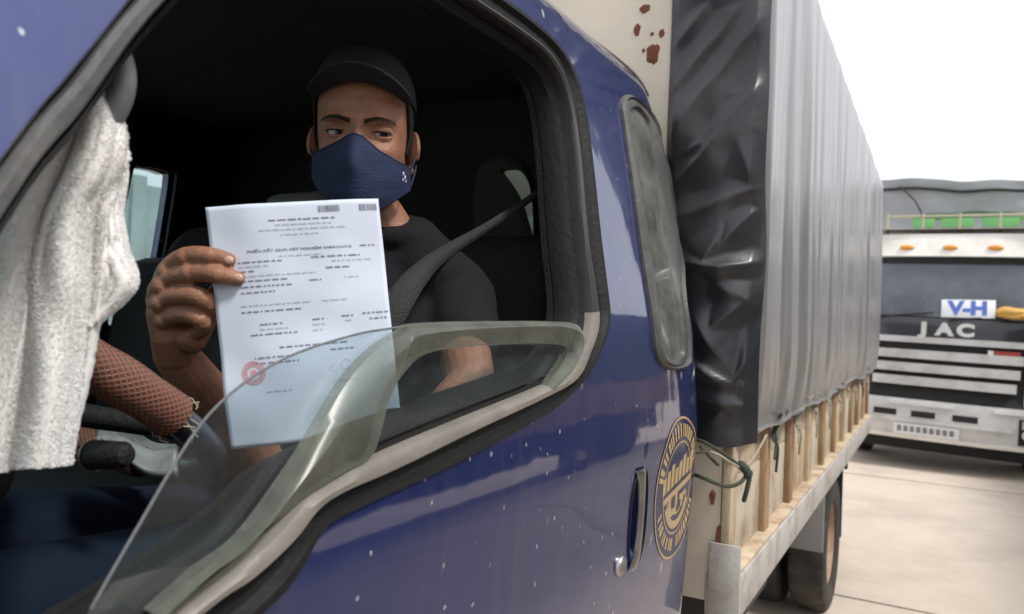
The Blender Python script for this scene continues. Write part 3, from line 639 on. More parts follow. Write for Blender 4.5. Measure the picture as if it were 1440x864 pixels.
# seats
def cushion(fn_pts, mname, name, bev=.05):
    (x0, y0, z0), (x1, y1, z1) = fn_pts
    return obj(name, MB().box((x0, y0, z0), (x1, y1, z1), bev), mname, truck, 60)
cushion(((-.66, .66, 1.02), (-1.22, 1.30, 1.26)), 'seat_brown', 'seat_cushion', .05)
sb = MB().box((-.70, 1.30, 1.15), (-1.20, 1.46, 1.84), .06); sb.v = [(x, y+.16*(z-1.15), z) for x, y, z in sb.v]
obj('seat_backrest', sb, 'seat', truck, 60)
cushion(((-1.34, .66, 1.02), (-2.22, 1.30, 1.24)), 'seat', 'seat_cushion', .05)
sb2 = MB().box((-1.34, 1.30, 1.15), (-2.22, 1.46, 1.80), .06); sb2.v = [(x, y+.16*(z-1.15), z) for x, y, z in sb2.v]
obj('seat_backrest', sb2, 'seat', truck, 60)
hp = at(425, 292, 1.80)
obj('head_restraint', MB().box((hp.x-.10, hp.y-.04, hp.z-.10), (hp.x+.10, hp.y+.05, hp.z+.035), .03), 'seat_grey', truck, 60)
# grab handle on the A-pillar
g = [at(*p) for p in ((118, 175, .62), (150, 168, .62), (168, 140, .62), (173, 105, .62), (164, 74, .62), (140, 66, .60), (118, 80, .58))]
obj('grab_handle', MB().tube(smooth(g, 6, False), .0105, 12), 'grey_plastic', truck)
# seat belt
bl = [(772, 258, 1.47), (735, 287, 1.44), (680, 322, 1.37), (622, 358, 1.22), (588, 388, 1.135), (556, 432, 1.085), (515, 505, 1.06), (430, 640, 1.05)]
bw = [.007, .007, .008, .012, .017, .022, .023, .023]
pts = smooth([at(*p) for p in bl], 6, False); ws = np.interp(np.linspace(0, 7, len(pts)), range(8), bw)
bm_ = MB()
for i, p in enumerate(pts):
    t = (Vector(pts[min(i+1, len(pts)-1)])-Vector(pts[max(i-1, 0)])).normalized(); wd_ = t.cross((Vector(p)-Vector(CPOS)).normalized()).normalized()
    wd_ = (wd_+Vector((0, 0, .0))).normalized(); bm_.v += [tuple(Vector(p)+wd_*ws[i]), tuple(Vector(p)-wd_*ws[i])]
bm_.f = [(2*i, 2*i+1, 2*i+3, 2*i+2) for i in range(len(pts)-1)]
obj('seat_belt', bm_, 'belt', truck, solid=.0015)
ap = at(778, 256, 1.47)
obj('belt_anchor', MB().box(ap-Vector((.02, .02, .03)), ap+Vector((.012, .02, .03)), .006), 'dark_plastic', truck)

# ------------------------------------------------------------------ blue truck: cargo bed
BX, BY0, BY1 = -.452, 1.985, 6.62                                 # post face, front and rear of the bed
bed = obj('bed_floor', MB().box((BX-.062, BY0+.035, .965), (2*XC-BX+.062, BY1-.02, 1.0)), 'timber', truck)
hb = obj('headboard', MB().box((-.478, 1.988, .93), (2*XC+.478, 2.018, 3.0), .004), 'cream', truck)
for px, py, s1, s2 in ((907, 12, .016, .013), (896, 42, .010, .018), (918, 75, .021, .030), (930, 47, .009, .011), (905, 71, .005, .006), (917, 48, .006, .005), (1008, 792, .012, .012), (1002, 700, .008, .02), (1010, 760, .008, .035)):
    p = aty(px, py, 1.9865); pm = MB()
    n = 26; pm.v.append((p.x, p.y-.0012, p.z)); ph = random.uniform(0, 9)
    for ring in (.8, 1.0):
        for j in range(n):
            a = 2*math.pi*j/n; r_n = ring*(1+.35*noise.noise(Vector((math.cos(a)*1.3+ph, math.sin(a)*1.3, ph)))+.15*noise.noise(Vector((math.cos(a)*4+ph, math.sin(a)*4, ph))))
            pm.v.append((p.x+s1*r_n*math.cos(a), p.y-(.0012 if ring < 1 else -.002), p.z+s2*r_n*math.sin(a)))
    for j in range(n): pm.f += [(0, 1+j, 1+(j+1) % n), (1+j, 1+n+j, 1+n+(j+1) % n, 1+(j+1) % n)]
    obj('rust_patch', pm, 'rust', hb, 30)
def rails(side):
    X = (lambda x: x) if side > 0 else (lambda x: 2*XC-x)
    obj('side_rail', MB().box((X(BX+.028), BY0-.005, .895), (X(BX-.06), BY1, 1.005), .006), 'rail_grey', truck)
    obj('rail_capping', MB().box((X(BX+.022), BY0+.005, 1.0055), (X(BX-.045), BY1-.01, 1.016), .003), 'cream_post', truck)
    ys = list(np.arange(BY0+.035, BY1-.02, .462)); ys.append(BY1-.04)
    for i, y in enumerate(ys):
        mb = MB().box((X(BX), y-.036, 1.012), (X(BX-.024), y+.036, 1.46), .004)
        obj('post', mb, 'timber' if (i % 3) else 'cream_post', truck)
        if i < len(ys)-1:
            for zz0, zz1 in ((1.014, 1.24), (1.243, 1.47)):
                obj('plank', MB().box((X(BX-.020-.003*(i % 2)), y+.020, zz0), (X(BX-.045), ys[i+1]-.020, zz1), .003), 'panel_white' if (i+int(zz0*10)) % 3 else 'cream_post', truck)
rails(1); rails(-1)
obj('corner_bracket', MB().box((BX+.032, BY0-.012, .885), (BX-.05, BY0-.004, 1.09), .003), 'rail_grey', truck)
for y in np.arange(2.4, 6.6, .7): obj('cross_member', MB().box((BX-.07, y-.03, .86), (2*XC-BX+.07, y+.03, .964)), 'chassis', truck)
for x in (-1.05, -1.81): obj('chassis_beam', MB().box((x-.04, .1, .66), (x+.04, 6.6, .858)), 'chassis', truck)
# wheels
def tyre(x, y, r=.40, w_=.20):
    n = 72; mb = MB(); pr = [(.24, -.085), (.30, -.1), (.36, -.1), (.388, -.088), (.40, -.06), (.40, -.02), (.40, .02), (.40, .06), (.388, .088), (.36, .1), (.30, .1), (.24, .085)]
    for i, (rr, h) in enumerate(pr):
        for j in range(n):
            a = 2*math.pi*j/n; q_ = rr - (.012 if (3 <= i <= 8 and (j+(i > 5)*2) % 4 == 0) else 0)
            mb.v.append((x+h, y+q_*math.cos(a), r+q_*math.sin(a)))
    for i in range(len(pr)-1):
        for j in range(n): mb.f.append((i*n+j, i*n+(j+1) % n, (i+1)*n+(j+1) % n, (i+1)*n+j))
    return mb
def wheel(x, y, s=1, dual=False):
    wo = obj('wheel', tyre(x, y), 'tyre', truck, 30)
    obj('rim', MB().lathe([(.242, s*.08), (.235, s*.05), (.20, -s*.0), (.15, -s*.02), (.10, s*.0), (.085, s*.06), (.05, s*.075), (.001, s*.075)], (x, y, .40), 'x', 36), 'wheel_rim', wo)
    for j in range(6):
        a = 2*math.pi*j/6; obj('wheel_nut', MB().lathe([(.014, s*-.02), (.014, s*.02), (.001, s*.022)], (x, y+.12*math.cos(a), .40+.12*math.sin(a)), 'x', 6), 'wheel_rim', wo)
for s, x in ((1, -.60), (-1, 2*XC+.60)):
    wheel(x, 4.86, s); wheel(x-s*.25, 4.86, s); wheel(x-s*.05, .42, s)
    obj('mudguard', MB().box((x+s*.10, 4.36, .46), (x-s*.36, 4.39, .88), .004), 'mudguard', truck)
    obj('mud_flap', MB().box((x+s*.09, 5.40, .30), (x-s*.36, 5.415, .88), .003), 'black_rubber', truck)
    obj('tail_bracket', MB().box((x+s*.12, 5.34, .76), (x+s*.06, 5.38, .89), .003), 'black_rubber', truck)
obj('axle', MB().tube([(-.62, 4.86, .4), (-2.24, 4.86, .4)], .06, 14), 'chassis', truck)
obj('axle', MB().tube([(-.67, .42, .4), (-2.19, .42, .4)], .04, 14), 'chassis', truck)
obj('fuel_tank', MB().box((-.62, 2.5, .5), (-1.0, 3.5, .86), .04), 'chassis', truck)

# ------------------------------------------------------------------ tarpaulin over the bed
tarp = thing('tarpaulin', 'glossy dark grey tarpaulin stretched over the bed of the blue truck', 'tarpaulin', (XC, BY0, 1.36))
TX, TZ0, TZ1 = -.395, 1.40, 2.93
def tz0(y): return 1.372+.012*math.sin(y*6.8+.6)+.010*noise.noise(Vector((y*2.1, 3, 1)))
def vfold(y, z):
    n = noise.noise
    a = .020*n(Vector((y*3.1, z*.25, 2.)))+.014*n(Vector((y*8.3+z*.5, z*.35, 7.)))+.005*abs(n(Vector((y*17., z*.3, 4.))))+.0015*n(Vector((y*34, z*.6, 4.)))
    rise = min(1, max(0, (2.85-z)/.5)); low = max(0, (1.75-z)/.35)
    return a*(.35+.65*rise)+low*.006*n(Vector((y*14., z*3., 9.)))
def side_fn(u, v):
    y = 2.0+4.72*u**1.0; z = tz0(y)+(TZ1-tz0(y))*v
    x = TX+vfold(y, z)-.05*max(0, (z-2.80)/.13)**2+.018*max(0, (1.62-z)/.25)**2*-1
    k = max(0, 1-(y-2.0)/.05); x -= .03*k*k
    if y > 6.6: x -= .12*((y-6.6)/.12)**2
    return (x, y, z)
obj('side_sheet', MB().grid(side_fn, 300, 70), 'tarp', tarp, 80)
CR = []
for (a, b, c, d), h, w_ in [((938, 190, 1072, 18), 1.2, .030), ((945, 120, 1040, 6), .9, .022), ((978, 235, 1078, 92), 1.0, .028), ((948, 252, 1050, 168), .8, .020), ((962, 305, 1078, 255), .9, .024), ((958, 375, 1054, 371), 1.5, .016), ((968, 398, 1012, 326), 1.0, .022), ((1000, 350, 1074, 288), .9, .022), ((972, 440, 1032, 524), 1.0, .026), ((978, 512, 1032, 542), 1.1, .014), ((1028, 542, 1076, 465), .9, .022), ((985, 470, 1062, 415), .8, .020), ((1035, 520, 1074, 596), .8, .022), ((980, 562, 1066, 578), .9, .020), ((1008, 400, 1074, 445), .8, .022), ((945, 62, 1000, 2), .7, .018), ((955, 215, 1000, 190), .7, .016), ((985, 596, 1040, 560), .7, .02), ((1000, 120, 1076, 140), .6, .03), ((1040, 200, 1078, 330), .7, .03)]:
    p, q = aty(a, b, 1.94), aty(c, d, 1.94); CR.append((np.array([p.x, p.z]), np.array([q.x, q.z]), h*.024, w_))
for k_ in range(12):
    p = np.array([random.uniform(-.65, -.5), random.uniform(2.55, 3.0)]); CR.append((p, p+np.array([random.uniform(.1, .2), random.uniform(-.1, .2)]), .02, .025))
def crumple(x, z):
    n = noise.noise; pt = np.array([x+.012*n(Vector((x*9, z*9, 2))), z+.012*n(Vector((x*9, z*9, 6)))]); hsum = 0.
    for p, q, h, w_ in CR:
        dq = q-p; L_ = dq @ dq; t = (pt-p) @ dq/L_; tc = min(1, max(0, t)); off = pt-(p+dq*tc); d = math.hypot(*off)
        if d < w_*3: hsum = max(hsum, h*(1-d/(w_*3))**1.7*(.45+.55*math.sin(math.pi*min(1, max(0, t)))))+.15*h*(1-d/(w_*3))
    v = Vector((x*5, z*4, 1)); return hsum+.028*(n(v)+.5)+.008*n(v*2.7)
def front_fn(u, v):
    x = -.655+(.265)*u; zb = 1.352+.01*math.sin(x*30); z = zb+(3.05-zb)*v
    e = min(1, (1-u)*9, u*9+.2)
    bul = .045*math.sin(math.pi*min(1, u*1.05))*max(.2, min(1, (2.3-z)/.6))
    y = 2.0-.012-(crumple(x, z)+bul*.8)*e*.9-.006
    xx = x+.012*noise.noise(Vector((z*3., 1, 5)))*u-(.025*max(0, (z-2.55)/.4) if u > .5 else 0)*u
    return (xx, y, z)
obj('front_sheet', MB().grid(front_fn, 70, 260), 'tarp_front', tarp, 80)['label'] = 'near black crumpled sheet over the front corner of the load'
def top_fn(u, v):
    y = 2.0+4.72*u; x0 = TX-.05+vfold(y, TZ1); x = x0+(2*XC-2*x0)*v
    return (x, y, TZ1-.004+.22*(1-abs(2*v-1)**2.2)+.012*noise.noise(Vector((x*2, y*2, 0))))
obj('top_sheet', MB().grid(top_fn, 120, 40), 'tarp', tarp, 80)
obj('side_sheet', MB().grid(lambda u, v: (2*XC-side_fn(u, v)[0], *side_fn(u, v)[1:]), 80, 24), 'tarp', tarp, 80)
obj('rear_sheet', MB().grid(lambda u, v: (TX-.12+(2*XC-2*TX+.24)*u, 6.715+.02*noise.noise(Vector((u*9, v*6, 3))), 1.36+(TZ1+.2*(1-(2*u-1)**2)-1.36)*v), 40, 40), 'tarp', tarp, 80)
hm = [side_fn(i/299, 0) for i in range(300)]
obj('hem', MB().tube([Vector(p)+Vector((.002, 0, 0)) for p in hm[3:]], .006, 6), 'tarp', tarp)
# ropes
for y in [BY0+.035+.462*i for i in range(1, 10)]:
    j0 = Vector(side_fn((y-2.0)/4.72, .012)); mb = MB()
    p1 = Vector((BX+.008, y+.03, 1.335)); p2 = Vector((BX+.014, y-.015, 1.30+random.uniform(-.02, .02)))
    mb.tube(smooth([j0+Vector((.004, -.05, .01)), p1, p2, p2+Vector((.012, .02, -.03)), p2+Vector((.006, .035, -.09-random.uniform(0, .04)))], 5, False), .0045, 7)
    mb.tube(smooth([j0+Vector((.004, .06, .01)), p1+Vector((.004, .0, -.01)), p2+Vector((.006, .03, .0)), p2+Vector((.01, -.02, -.06))], 5, False), .004, 7)
    mb.ball(p2+Vector((.004, .01, 0)), .010, 10)
    obj('tie_rope', mb, 'rope_pale' if int(y*10) % 3 else 'rope', tarp)
rp_ = MB()
def rpt(L): return smooth([at(*p) for p in L], 6, False)
rp_.tube(rpt([(968, 616, 1.95), (990, 622, 1.85), (1020, 640, 1.85), (1046, 660, 1.87)]), .0045, 8)
rp_.tube(rpt([(968, 665, 1.95), (988, 672, 1.85), (1020, 684, 1.83), (1042, 678, 1.85), (1052, 660, 1.88), (1040, 650, 1.88)]), .005, 8)
rp_.tube(rpt([(1048, 656, 1.86), (1054, 668, 1.86), (1050, 690, 1.86), (1046, 704, 1.87)]), .006, 8)
rp_.tube(rpt([(985, 628, 1.88), (1005, 650, 1.86), (1010, 654, 1.86)]), .004, 8)
for p in ((1048, 660, 1.86), (1043, 655, 1.865), (1052, 666, 1.86)): rp_.ball(at(*p), .012, 10)
obj('corner_rope', rp_, 'rope', tarp)
obj('corner_rope', MB().tube(rpt([(1046, 660, 1.88), (1062, 640, 1.95), (1078, 612, 2.05)]), .003, 7).tube(rpt([(970, 640, 1.95), (1000, 636, 1.84), (1030, 652, 1.85), (1046, 662, 1.87)]), .003, 7), 'rope_pale', tarp)

# ------------------------------------------------------------------ the driver
P = lambda px, py, d: at(px, py, d)
hc = P(512, 198, 1.21)
toc = (Vector(CPOS)-hc); toc.z = 0; toc.normalize()
face = Matrix.Rotation(R(-7), 3, 'Z') @ toc
face = (face+Vector((0, 0, -.10))).normalized()
upv = Vector((0, 0, 1)); upv = (upv-face*upv.dot(face)).normalized(); rgt = upv.cross(face)
HM = Matrix((rgt, face, upv)).transposed()
def hw(p): return hc+HM @ Vector(p)
zl = [-.122, -.114, -.098, -.07, -.04, -.01, .02, .05, .08, .105, .120, .127]
Wf = hermite(zl, [.010, .032, .047, .058, .0655, .070, .0725, .0735, .068, .051, .030, .001])
Ff = hermite(zl, [.060, .078, .087, .088, .086, .086, .089, .088, .078, .057, .034, .001])
Bf = hermite(zl, [.000, .015, .035, .058, .078, .090, .097, .097, .088, .066, .036, .001])
def head_pt(u, v):
    z = -.122+.249*(.5-.5*math.cos(math.pi*v)); a = 2*math.pi*u; s_, c_ = math.sin(a), math.cos(a); e = 2/2.35
    x = Wf(z)*math.copysign(abs(s_)**e, s_); y = (Ff(z) if c_ > 0 else Bf(z))*math.copysign(abs(c_)**e, c_)
    if c_ > 0:
        ax = abs(x); g2 = lambda cx, sx, cz, sz: math.exp(-((ax-cx)/sx)**2-((z-cz)/sz)**2)
        nh = lin([-.056, -.046, -.036, -.01, .010, .026], [0, .016, .027, .019, .009, .001])(z); ns = .010+.006*max(0, min(1, (-.01-z)/.03))
        y += nh*math.exp(-(x/ns)**2)
        y -= .0155*g2(.034, .018, .002, .0125)*c_; y -= .004*g2(.064, .012, .032, .018)
        y += .0075*g2(.030, .026, .0240, .0075)
        y -= .004*g2(.0, .010, .017, .008)*0
        y += .005*g2(.047, .016, -.024, .013)
        y += .003*g2(0, .03, .065, .02)
        y -= .0028*g2(.034, .016, .0135, .0028)
        y -= .0022*g2(.032, .014, -.0165, .0030)
        y -= .0020*g2(.0075, .0026, .0175, .007)
        y -= .0012*(math.exp(-((z-.043)/.0026)**2)+math.exp(-((z-.054)/.0026)**2))*math.exp(-(x/.035)**2)
    return hw((x, y, z))
bodyb = MB().grid(head_pt, 140, 110, closed_u=True); bodyb.f += [tuple(i*110 for i in range(140)), tuple(i*110+109 for i in range(139, -1, -1))]
EY = .0335
for s in (-1, 1):
    ex, ey_, ezz, er_ = s*EY, .0632, .002, .0162
    for lo_, hi_ in ((9, 80), (-80, -17)):                       # eyelids as part shells
        def lid(u, v):
            el, az = R(lo_+(hi_-lo_)*v), R(-82+164*u)
            k_ = 1-.0*abs(az); lo2 = el*(1-.75*abs(az/R(82))**3) if (abs(el) < R(30)) else el
            return (ex+er_*math.cos(lo2)*math.sin(az)*1.12, ey_+er_*math.cos(lo2)*math.cos(az), ezz+er_*math.sin(lo2)-s*0)
        nu, nv = 26, 12; o1 = len(bodyb.v)
        for th in (0, .0032):
            for i in range(nu):
                for j in range(nv):
                    p_ = Vector(lid(i/(nu-1), j/(nv-1))); c_ = Vector((ex, ey_, ezz)); bodyb.v.append(tuple(hw(c_+(p_-c_)*(1-th/er_))))
        for i in range(nu-1):
            for j in range(nv-1):
                a, b = o1+i*nv+j, o1+(i+1)*nv+j; q_ = nu*nv
                bodyb.f += [(a, b, b+1, a+1), (a+q_, a+q_+1, b+q_+1, b+q_)]
        q_ = nu*nv
        ring = [i*nv for i in range(nu)]+[(nu-1)*nv+j for j in range(1, nv)]+[i*nv+nv-1 for i in range(nu-2, -1, -1)]+[j for j in range(nv-2, 0, -1)]
        for i in range(len(ring)):
            a, b = o1+ring[i], o1+ring[(i+1) % len(ring)]; bodyb.f.append((a, a+q_, b+q_, b))
    # ear: shell with a rolled edge
    ec = Vector((s*.0755, -.012, -.014)); em_ = Matrix.Rotation(R(-s*28), 3, 'Z')
    rimp = [ec+em_ @ Vector((s*(.004+.006*math.sin(a)*0), -.018*math.cos(a)*(1 if math.sin(a) > -.2 else .8), .031*math.sin(a))) for a in np.linspace(R(-100), R(200), 14)]
    bodyb.tube([hw(p) for p in smooth(rimp, 3, False)], .0042, 8)
    bodyb.ball(hw(ec), (.005, .017, .029), 14, HM @ em_)
    bodyb.ball(hw(ec+Vector((0, .004, -.029))), (.005, .008, .009), 10, HM)
# neck, trunk, arms
nb = P(545, 345, 1.27); chest = P(500, 470, 1.30); belly = P(480, 640, 1.30); pel = P(470, 790, 1.30)
bodyb.tube([hw((0, -.035, -.03)), hw((0, -.03, -.10)), nb, nb+Vector((0, .01, -.08))], [.052, .054, .060, .07], 20)
shL, elL, wrL = P(640, 425, 1.32), P(662, 540, 1.13), P(585, 660, 1.0)
shR, elR, wrR = P(285, 380, 1.33), P(395, 690, 1.16), P(247, 500, .952)
bodyb.tube([nb+Vector((0, 0, -.02)), chest, belly, pel], [.055, .095, .10, .11], 20)
bodyb.tube([nb.lerp(shL, .35)+Vector((0, .01, -.045)), shL, shL.lerp(elL, .5), elL, elL.lerp(wrL, .3), elL.lerp(wrL, .75), wrL], [.05, .052, .044, .038, .041, .031, .026], 18)
bodyb.tube([nb.lerp(shR, .35)+Vector((0, .01, -.045)), shR, shR.lerp(elR, .5), elR, elR.lerp(wrR, .3), elR.lerp(wrR, .75), wrR], [.05, .052, .044, .038, .041, .033, .027], 18)
# left hand resting below the belt line
for i in range(4):
    d_ = (wrL-elL).normalized(); sd_ = d_.cross(Vector((0, 0, 1))).normalized(); b0 = wrL+d_*.085+sd_*(.03-.02*i)
    bodyb.tube([wrL+d_*.02+sd_*(.018-.012*i), b0, b0+d_*.035+Vector((0, 0, -.012)), b0+d_*.055+Vector((0, 0, -.035))], [.016, .0115, .0095, .008], 12)
bodyb.tube([wrL, wrL+d_*.03+sd_*.03, wrL+d_*.06+sd_*.045], [.018, .013, .010], 12)
# right hand: fingers in front of the sheet, thumb behind it
PD = .905
def hand_tube(L, r_): bodyb.tube(smooth([P(*p) for p in L], 3, False), list(np.interp(np.linspace(0, 1, 3*(len(L)-1)+1), np.linspace(0, 1, len(r_)), r_)), 16)
hand_tube([(228, 408, .935), (236, 380, .915), (262, 361, .893), (296, 360, .882), (324, 367, .888)], [.0145, .0125, .0118, .0105, .0088])
hand_tube([(222, 425, .932), (228, 400, .912), (268, 384, .889), (306, 386, .880), (337, 393, .888)], [.0145, .0128, .0120, .0108, .0088])
hand_tube([(224, 445, .935), (226, 425, .912), (262, 415, .890), (288, 422, .888), (290, 440, .905), (272, 446, .922)], [.015, .0128, .0122, .0118, .0105, .009])
hand_tube([(230, 465, .935), (230, 450, .915), (258, 442, .897), (282, 449, .893), (284, 464, .907), (266, 470, .922)], [.0145, .0118, .0112, .0108, .0098, .0085])
bodyb.tube([P(232, 402, .928), P(232, 440, .925), P(240, 470, .93), P(246, 500, .948)], [.017, .022, .024, .026], 18)
bodyb.tube([P(262, 420, .936), P(256, 455, .936), P(250, 490, .945)], [.014, .020, .024], 18)
hand_tube([(268, 480, .925), (285, 455, .935), (300, 420, .925), (318, 396, .918)], [.019, .0155, .0125, .0095])
for (a, b, d_, r_k) in ((236, 383, .906, .0125), (229, 403, .904, .0130), (227, 427, .905, .0128), (231, 451, .909, .0115)): bodyb.ball(P(a, b, d_), r_k, 14)
for L_ in (((236, 386, .900), (238, 420, .907), (246, 462, .918)), ((231, 405, .900), (236, 432, .905), (246, 466, .918)), ((229, 430, .903), (236, 450, .908), (246, 470, .920))): bodyb.tube(smooth([P(*p) for p in L_], 4, False), .0055, 10)
for (a, b, d_, r_k) in ((262, 362, .8905, .0126), (268, 385, .887, .0128), (296, 361, .8815, .0110), (306, 387, .8795, .0113)): bodyb.ball(P(a, b, d_), r_k, 14)
person = thing('person', 'driver in dark cap, navy face mask and black shirt holding up a paper', 'person', (pel.x, pel.y, 1.2))
bo = obj('body', remeshed(bodyb, .0019, 2), 'skin', person, 0)
bo.data.polygons.foreach_set('use_smooth', [True]*len(bo.data.polygons))
for s in (-1, 1):
    c_ = hw((s*EY, .0627, .002)); eo = obj('eye', MB().ball(c_, .0142, 28, HM), 'eye_white', bo)
    gz = Vector((.42, 1, -.02)).normalized()
    q_ = (HM @ gz).to_track_quat('Z', 'Y').to_matrix().to_4x4(); q_.translation = c_
    ir = MB().lathe([(.0001, .01465), (.003, .01455), (.0066, .0134), (.0068, .0122)], (0, 0, 0), 'z', 24); ir.v = [tuple(q_ @ Vector(p)) for p in ir.v]
    obj('iris', ir, 'iris', eo)
    bp_ = smooth([(s*.011, .0935, .0160), (s*.022, .0950, .0198), (s*.034, .0930, .0218), (s*.046, .0858, .0208), (s*.056, .0735, .0165)], 24, False)
    bb = MB()
    for k_ in range(0, len(bp_)-4):
        for jj in range(7):
            p_ = Vector(bp_[k_]); q_ = Vector(bp_[k_+4]); dz = random.uniform(-.0036, .0036)*(1-.6*k_/len(bp_))
            p_ += Vector((0, -.0005, dz)); q_ += Vector((0, .0003, dz*.4+random.uniform(0, .0012)))
            bb.tube([hw(p_), hw(q_)], [.0006, .0003], 4, caps=False)
    el_ = []
    for k_ in range(25):
        az = R(-72+144*k_/24); e2 = R(9)*(1-.75*abs(az/R(82))**3)
        el_.append(hw((s*EY+.0166*math.cos(e2)*math.sin(az)*1.12, .0632+.0166*math.cos(e2)*math.cos(az), .002+.0166*math.sin(e2)-.0004)))
    obj('eyelashes', MB().tube(el_, [.0004+.0006*math.sin(math.pi*k_/24) for k_ in range(25)], 6), 'brow', bo)
    obj('eyebrow', bb, 'brow', bo)
for (a, b, d_) in ((322, 366, .8782), (335, 391, .8782)):
    obj('fingernail', MB().ball(P(a, b, d_), (.0058, .0022, .0048), 14, HM), 'nail', bo)
# hair at the temples and nape
def hair_fn(u, v):
    a0_ = .43-.13*max(0, v-.35); a = math.pi*(a0_+(2-2*a0_)*u); z = -.035+.10*v+(-.03+.055*abs(math.cos(a*.5))**1)*(1-v)*1.0
    s_, c_ = math.sin(a), math.cos(a); e = 2/2.35
    f_h = .004*min(1, v*5+.05)
    x = (Wf(z)+f_h)*math.copysign(abs(s_)**e, s_); y = ((Ff(z) if c_ > 0 else Bf(z))+f_h)*math.copysign(abs(c_)**e, c_)
    return hw((x, y, z))
obj('hair', MB().grid(hair_fn, 60, 14), 'hair', bo, solid=.003)
# cap
def cap_fn(u, v):
    a = 2*math.pi*u; el = math.pi/2*v; c_ = math.cos(a)
    z0 = .060+.012*c_
    return hw((.0815*math.sin(a)*math.cos(el)**.75, (.101 if c_ > 0 else .104)*c_*math.cos(el)**.75, z0*1+(.142-z0)*math.sin(el)**.9-(.028*(1-v)*(1-c_)/2)))
cp = obj('cap', MB().grid(cap_fn, 64, 20, closed_u=True), 'cap', bo, solid=.003)
def bill_fn(u, v):
    a = R(-62+124*u); c_ = math.cos(a)
    x = .082*math.sin(a)*(1+.06*v); y = .098*c_+v*.052*(math.cos(a)**.5)
    return hw((x, y, .071+.003*c_+v*.016*c_-.026*math.sin(a)**2))
obj('cap_bill', MB().grid(bill_fn, 30, 10), 'cap', cp, solid=.004)
obj('cap_button', MB().ball(hw((0, 0, .1425)), (.006, .006, .003), 12, HM), 'cap', cp)
# mask
zt = lin([-1, -.75, -.4, -.12, 0, .12, .45, .8, 1], [-.027, -.024, -.016, -.005, -.003, -.006, -.025, -.037, -.042])
zb_ = lin([-1, -.8, -.5, -.2, .1, .4, .7, 1], [-.066, -.086, -.104, -.116, -.122, -.117, -.100, -.078])
def mask_fn(u, v):
    a = -1+2*u; X = .0775*a; z = zt(a)+(zb_(a)-zt(a))*v
    y = .018+.086*(1-abs(a)**2.3)+.016*math.exp(-(a/.24)**2)*lin([0, .12, .4, .75, 1], [.75, .95, 1, .75, .5])(v)-.012*abs(v-.45)*(1-abs(a))
    y = y*lin([0, .3, .8, 1], [.955, 1, 1, .94])(v)
    y += .0018*noise.noise(Vector((a*4, v*4, 2)))+.0016*math.sin(v*9+abs(a)*5)*abs(a)
    return hw((X, y, z))
mk = obj('face_mask', MB().grid(mask_fn, 60, 36), 'mask', bo, 70, solid=.0025)
obj('mask_hem', MB().tube([hw(Vector(HM.transposed() @ (Vector(mask_fn(i/59, .012))-hc))+Vector((0, .001, 0))) for i in range(60)], .0016, 6), 'mask', mk)
for s, uu in ((-1, 0.), (1, 1.)):
    for v in (.08, .9):
        p0 = Vector(mask_fn(uu, v)); obj('ear_loop', MB().tube([p0, p0.lerp(hw((s*.083, -.005, -.012 if v < .5 else -.03)), .6)+HM @ Vector((s*.003, 0, 0)), hw((s*.084, -.018, .008 if v < .5 else -.034))], .0016, 6), 'mask', mk)
for (u, v, r_k) in ((.93, .30, .0022), (.945, .42, .0026), (.93, .50, .0018), (.955, .56, .0016)):
    p0 = Vector(mask_fn(u, v)); nrm = (HM @ Vector((.6, .8, 0)).normalized())
    obj('mask_print', MB().ball(p0+nrm*.0018, (r_k*.8, .0008, r_k*1.4), 10, HM), 'mask_print', mk)
# shirt: collar to waist, short sleeves
shirt = MB().tube([nb+Vector((0, .005, -.015)), nb.lerp(chest, .4), chest, belly, pel], [.075, .125, .165, .150, .155], 24)
shirt.tube([nb.lerp(shL, .15), nb.lerp(shL, .6)+Vector((0, 0, .0)), shL], [.078, .076, .074], 20)
shirt.tube([nb.lerp(shR, .15), nb.lerp(shR, .6), shR], [.078, .076, .074], 20)
shirt.tube([shL, shL.lerp(elL, .35), shL.lerp(elL, .60)], [.073, .067, .060], 20)
shirt.tube([shR, shR.lerp(elR, .35), shR.lerp(elR, .74)], [.073, .067, .064], 20)
shirt.ball(chest+Vector((0, 0, -.03)), (.17, .15, .20), 20)
shirt.tube([nb+Vector((.066*math.cos(a), .062*math.sin(a)-.004, .030-.022*math.cos(a-math.atan2(face.y, face.x)))) for a in np.linspace(0, 2*math.pi, 28, endpoint=False)], .014, 10, closed=True)
sm_ = remeshed(shirt, .007, 6, 'shirt')
def wrinkle(me, fn):
    nr = [v.normal.copy() for v in me.vertices]; co = [v.co.copy() for v in me.vertices]
    me.vertices.foreach_set('co', [c for p, n_ in zip(co, nr) for c in p+n_*fn(p)]); me.update()
wrinkle(sm_, lambda p: .006*noise.noise(p*9)+.004*noise.noise(p*20.7))
obj('shirt', sm_, 'shirt', bo, 0).data.polygons.foreach_set('use_smooth', [True]*len(sm_.polygons))
tr_ = MB(); kl, kr = P(90, 790, .86), P(60, 735, 1.08)
pl_, pr_ = pel+Vector((.09, -.02, .02)), pel+Vector((-.11, -.02, .02))
kL = Vector((-.80, .40, 1.335)); kR = Vector((-1.10, .42, 1.34))
tr_.tube([pl_, pl_.lerp(kL, .5), kL], [.105, .088, .068], 20); tr_.tube([pr_, pr_.lerp(kR, .5), kR], [.105, .088, .068], 20)
tr_.tube([kL, Vector((-.80, .34, 1.15)), Vector((-.81, .26, .98))], [.067, .06, .05], 16); tr_.tube([kR, Vector((-1.10, .36, 1.15)), Vector((-1.10, .26, .98))], [.067, .06, .05], 16)
tr_.ball(pel, (.17, .14, .12), 18)
tm_ = remeshed(tr_, .009, 5, 'trousers')
wrinkle(tm_, lambda p: .007*noise.noise(p*11))
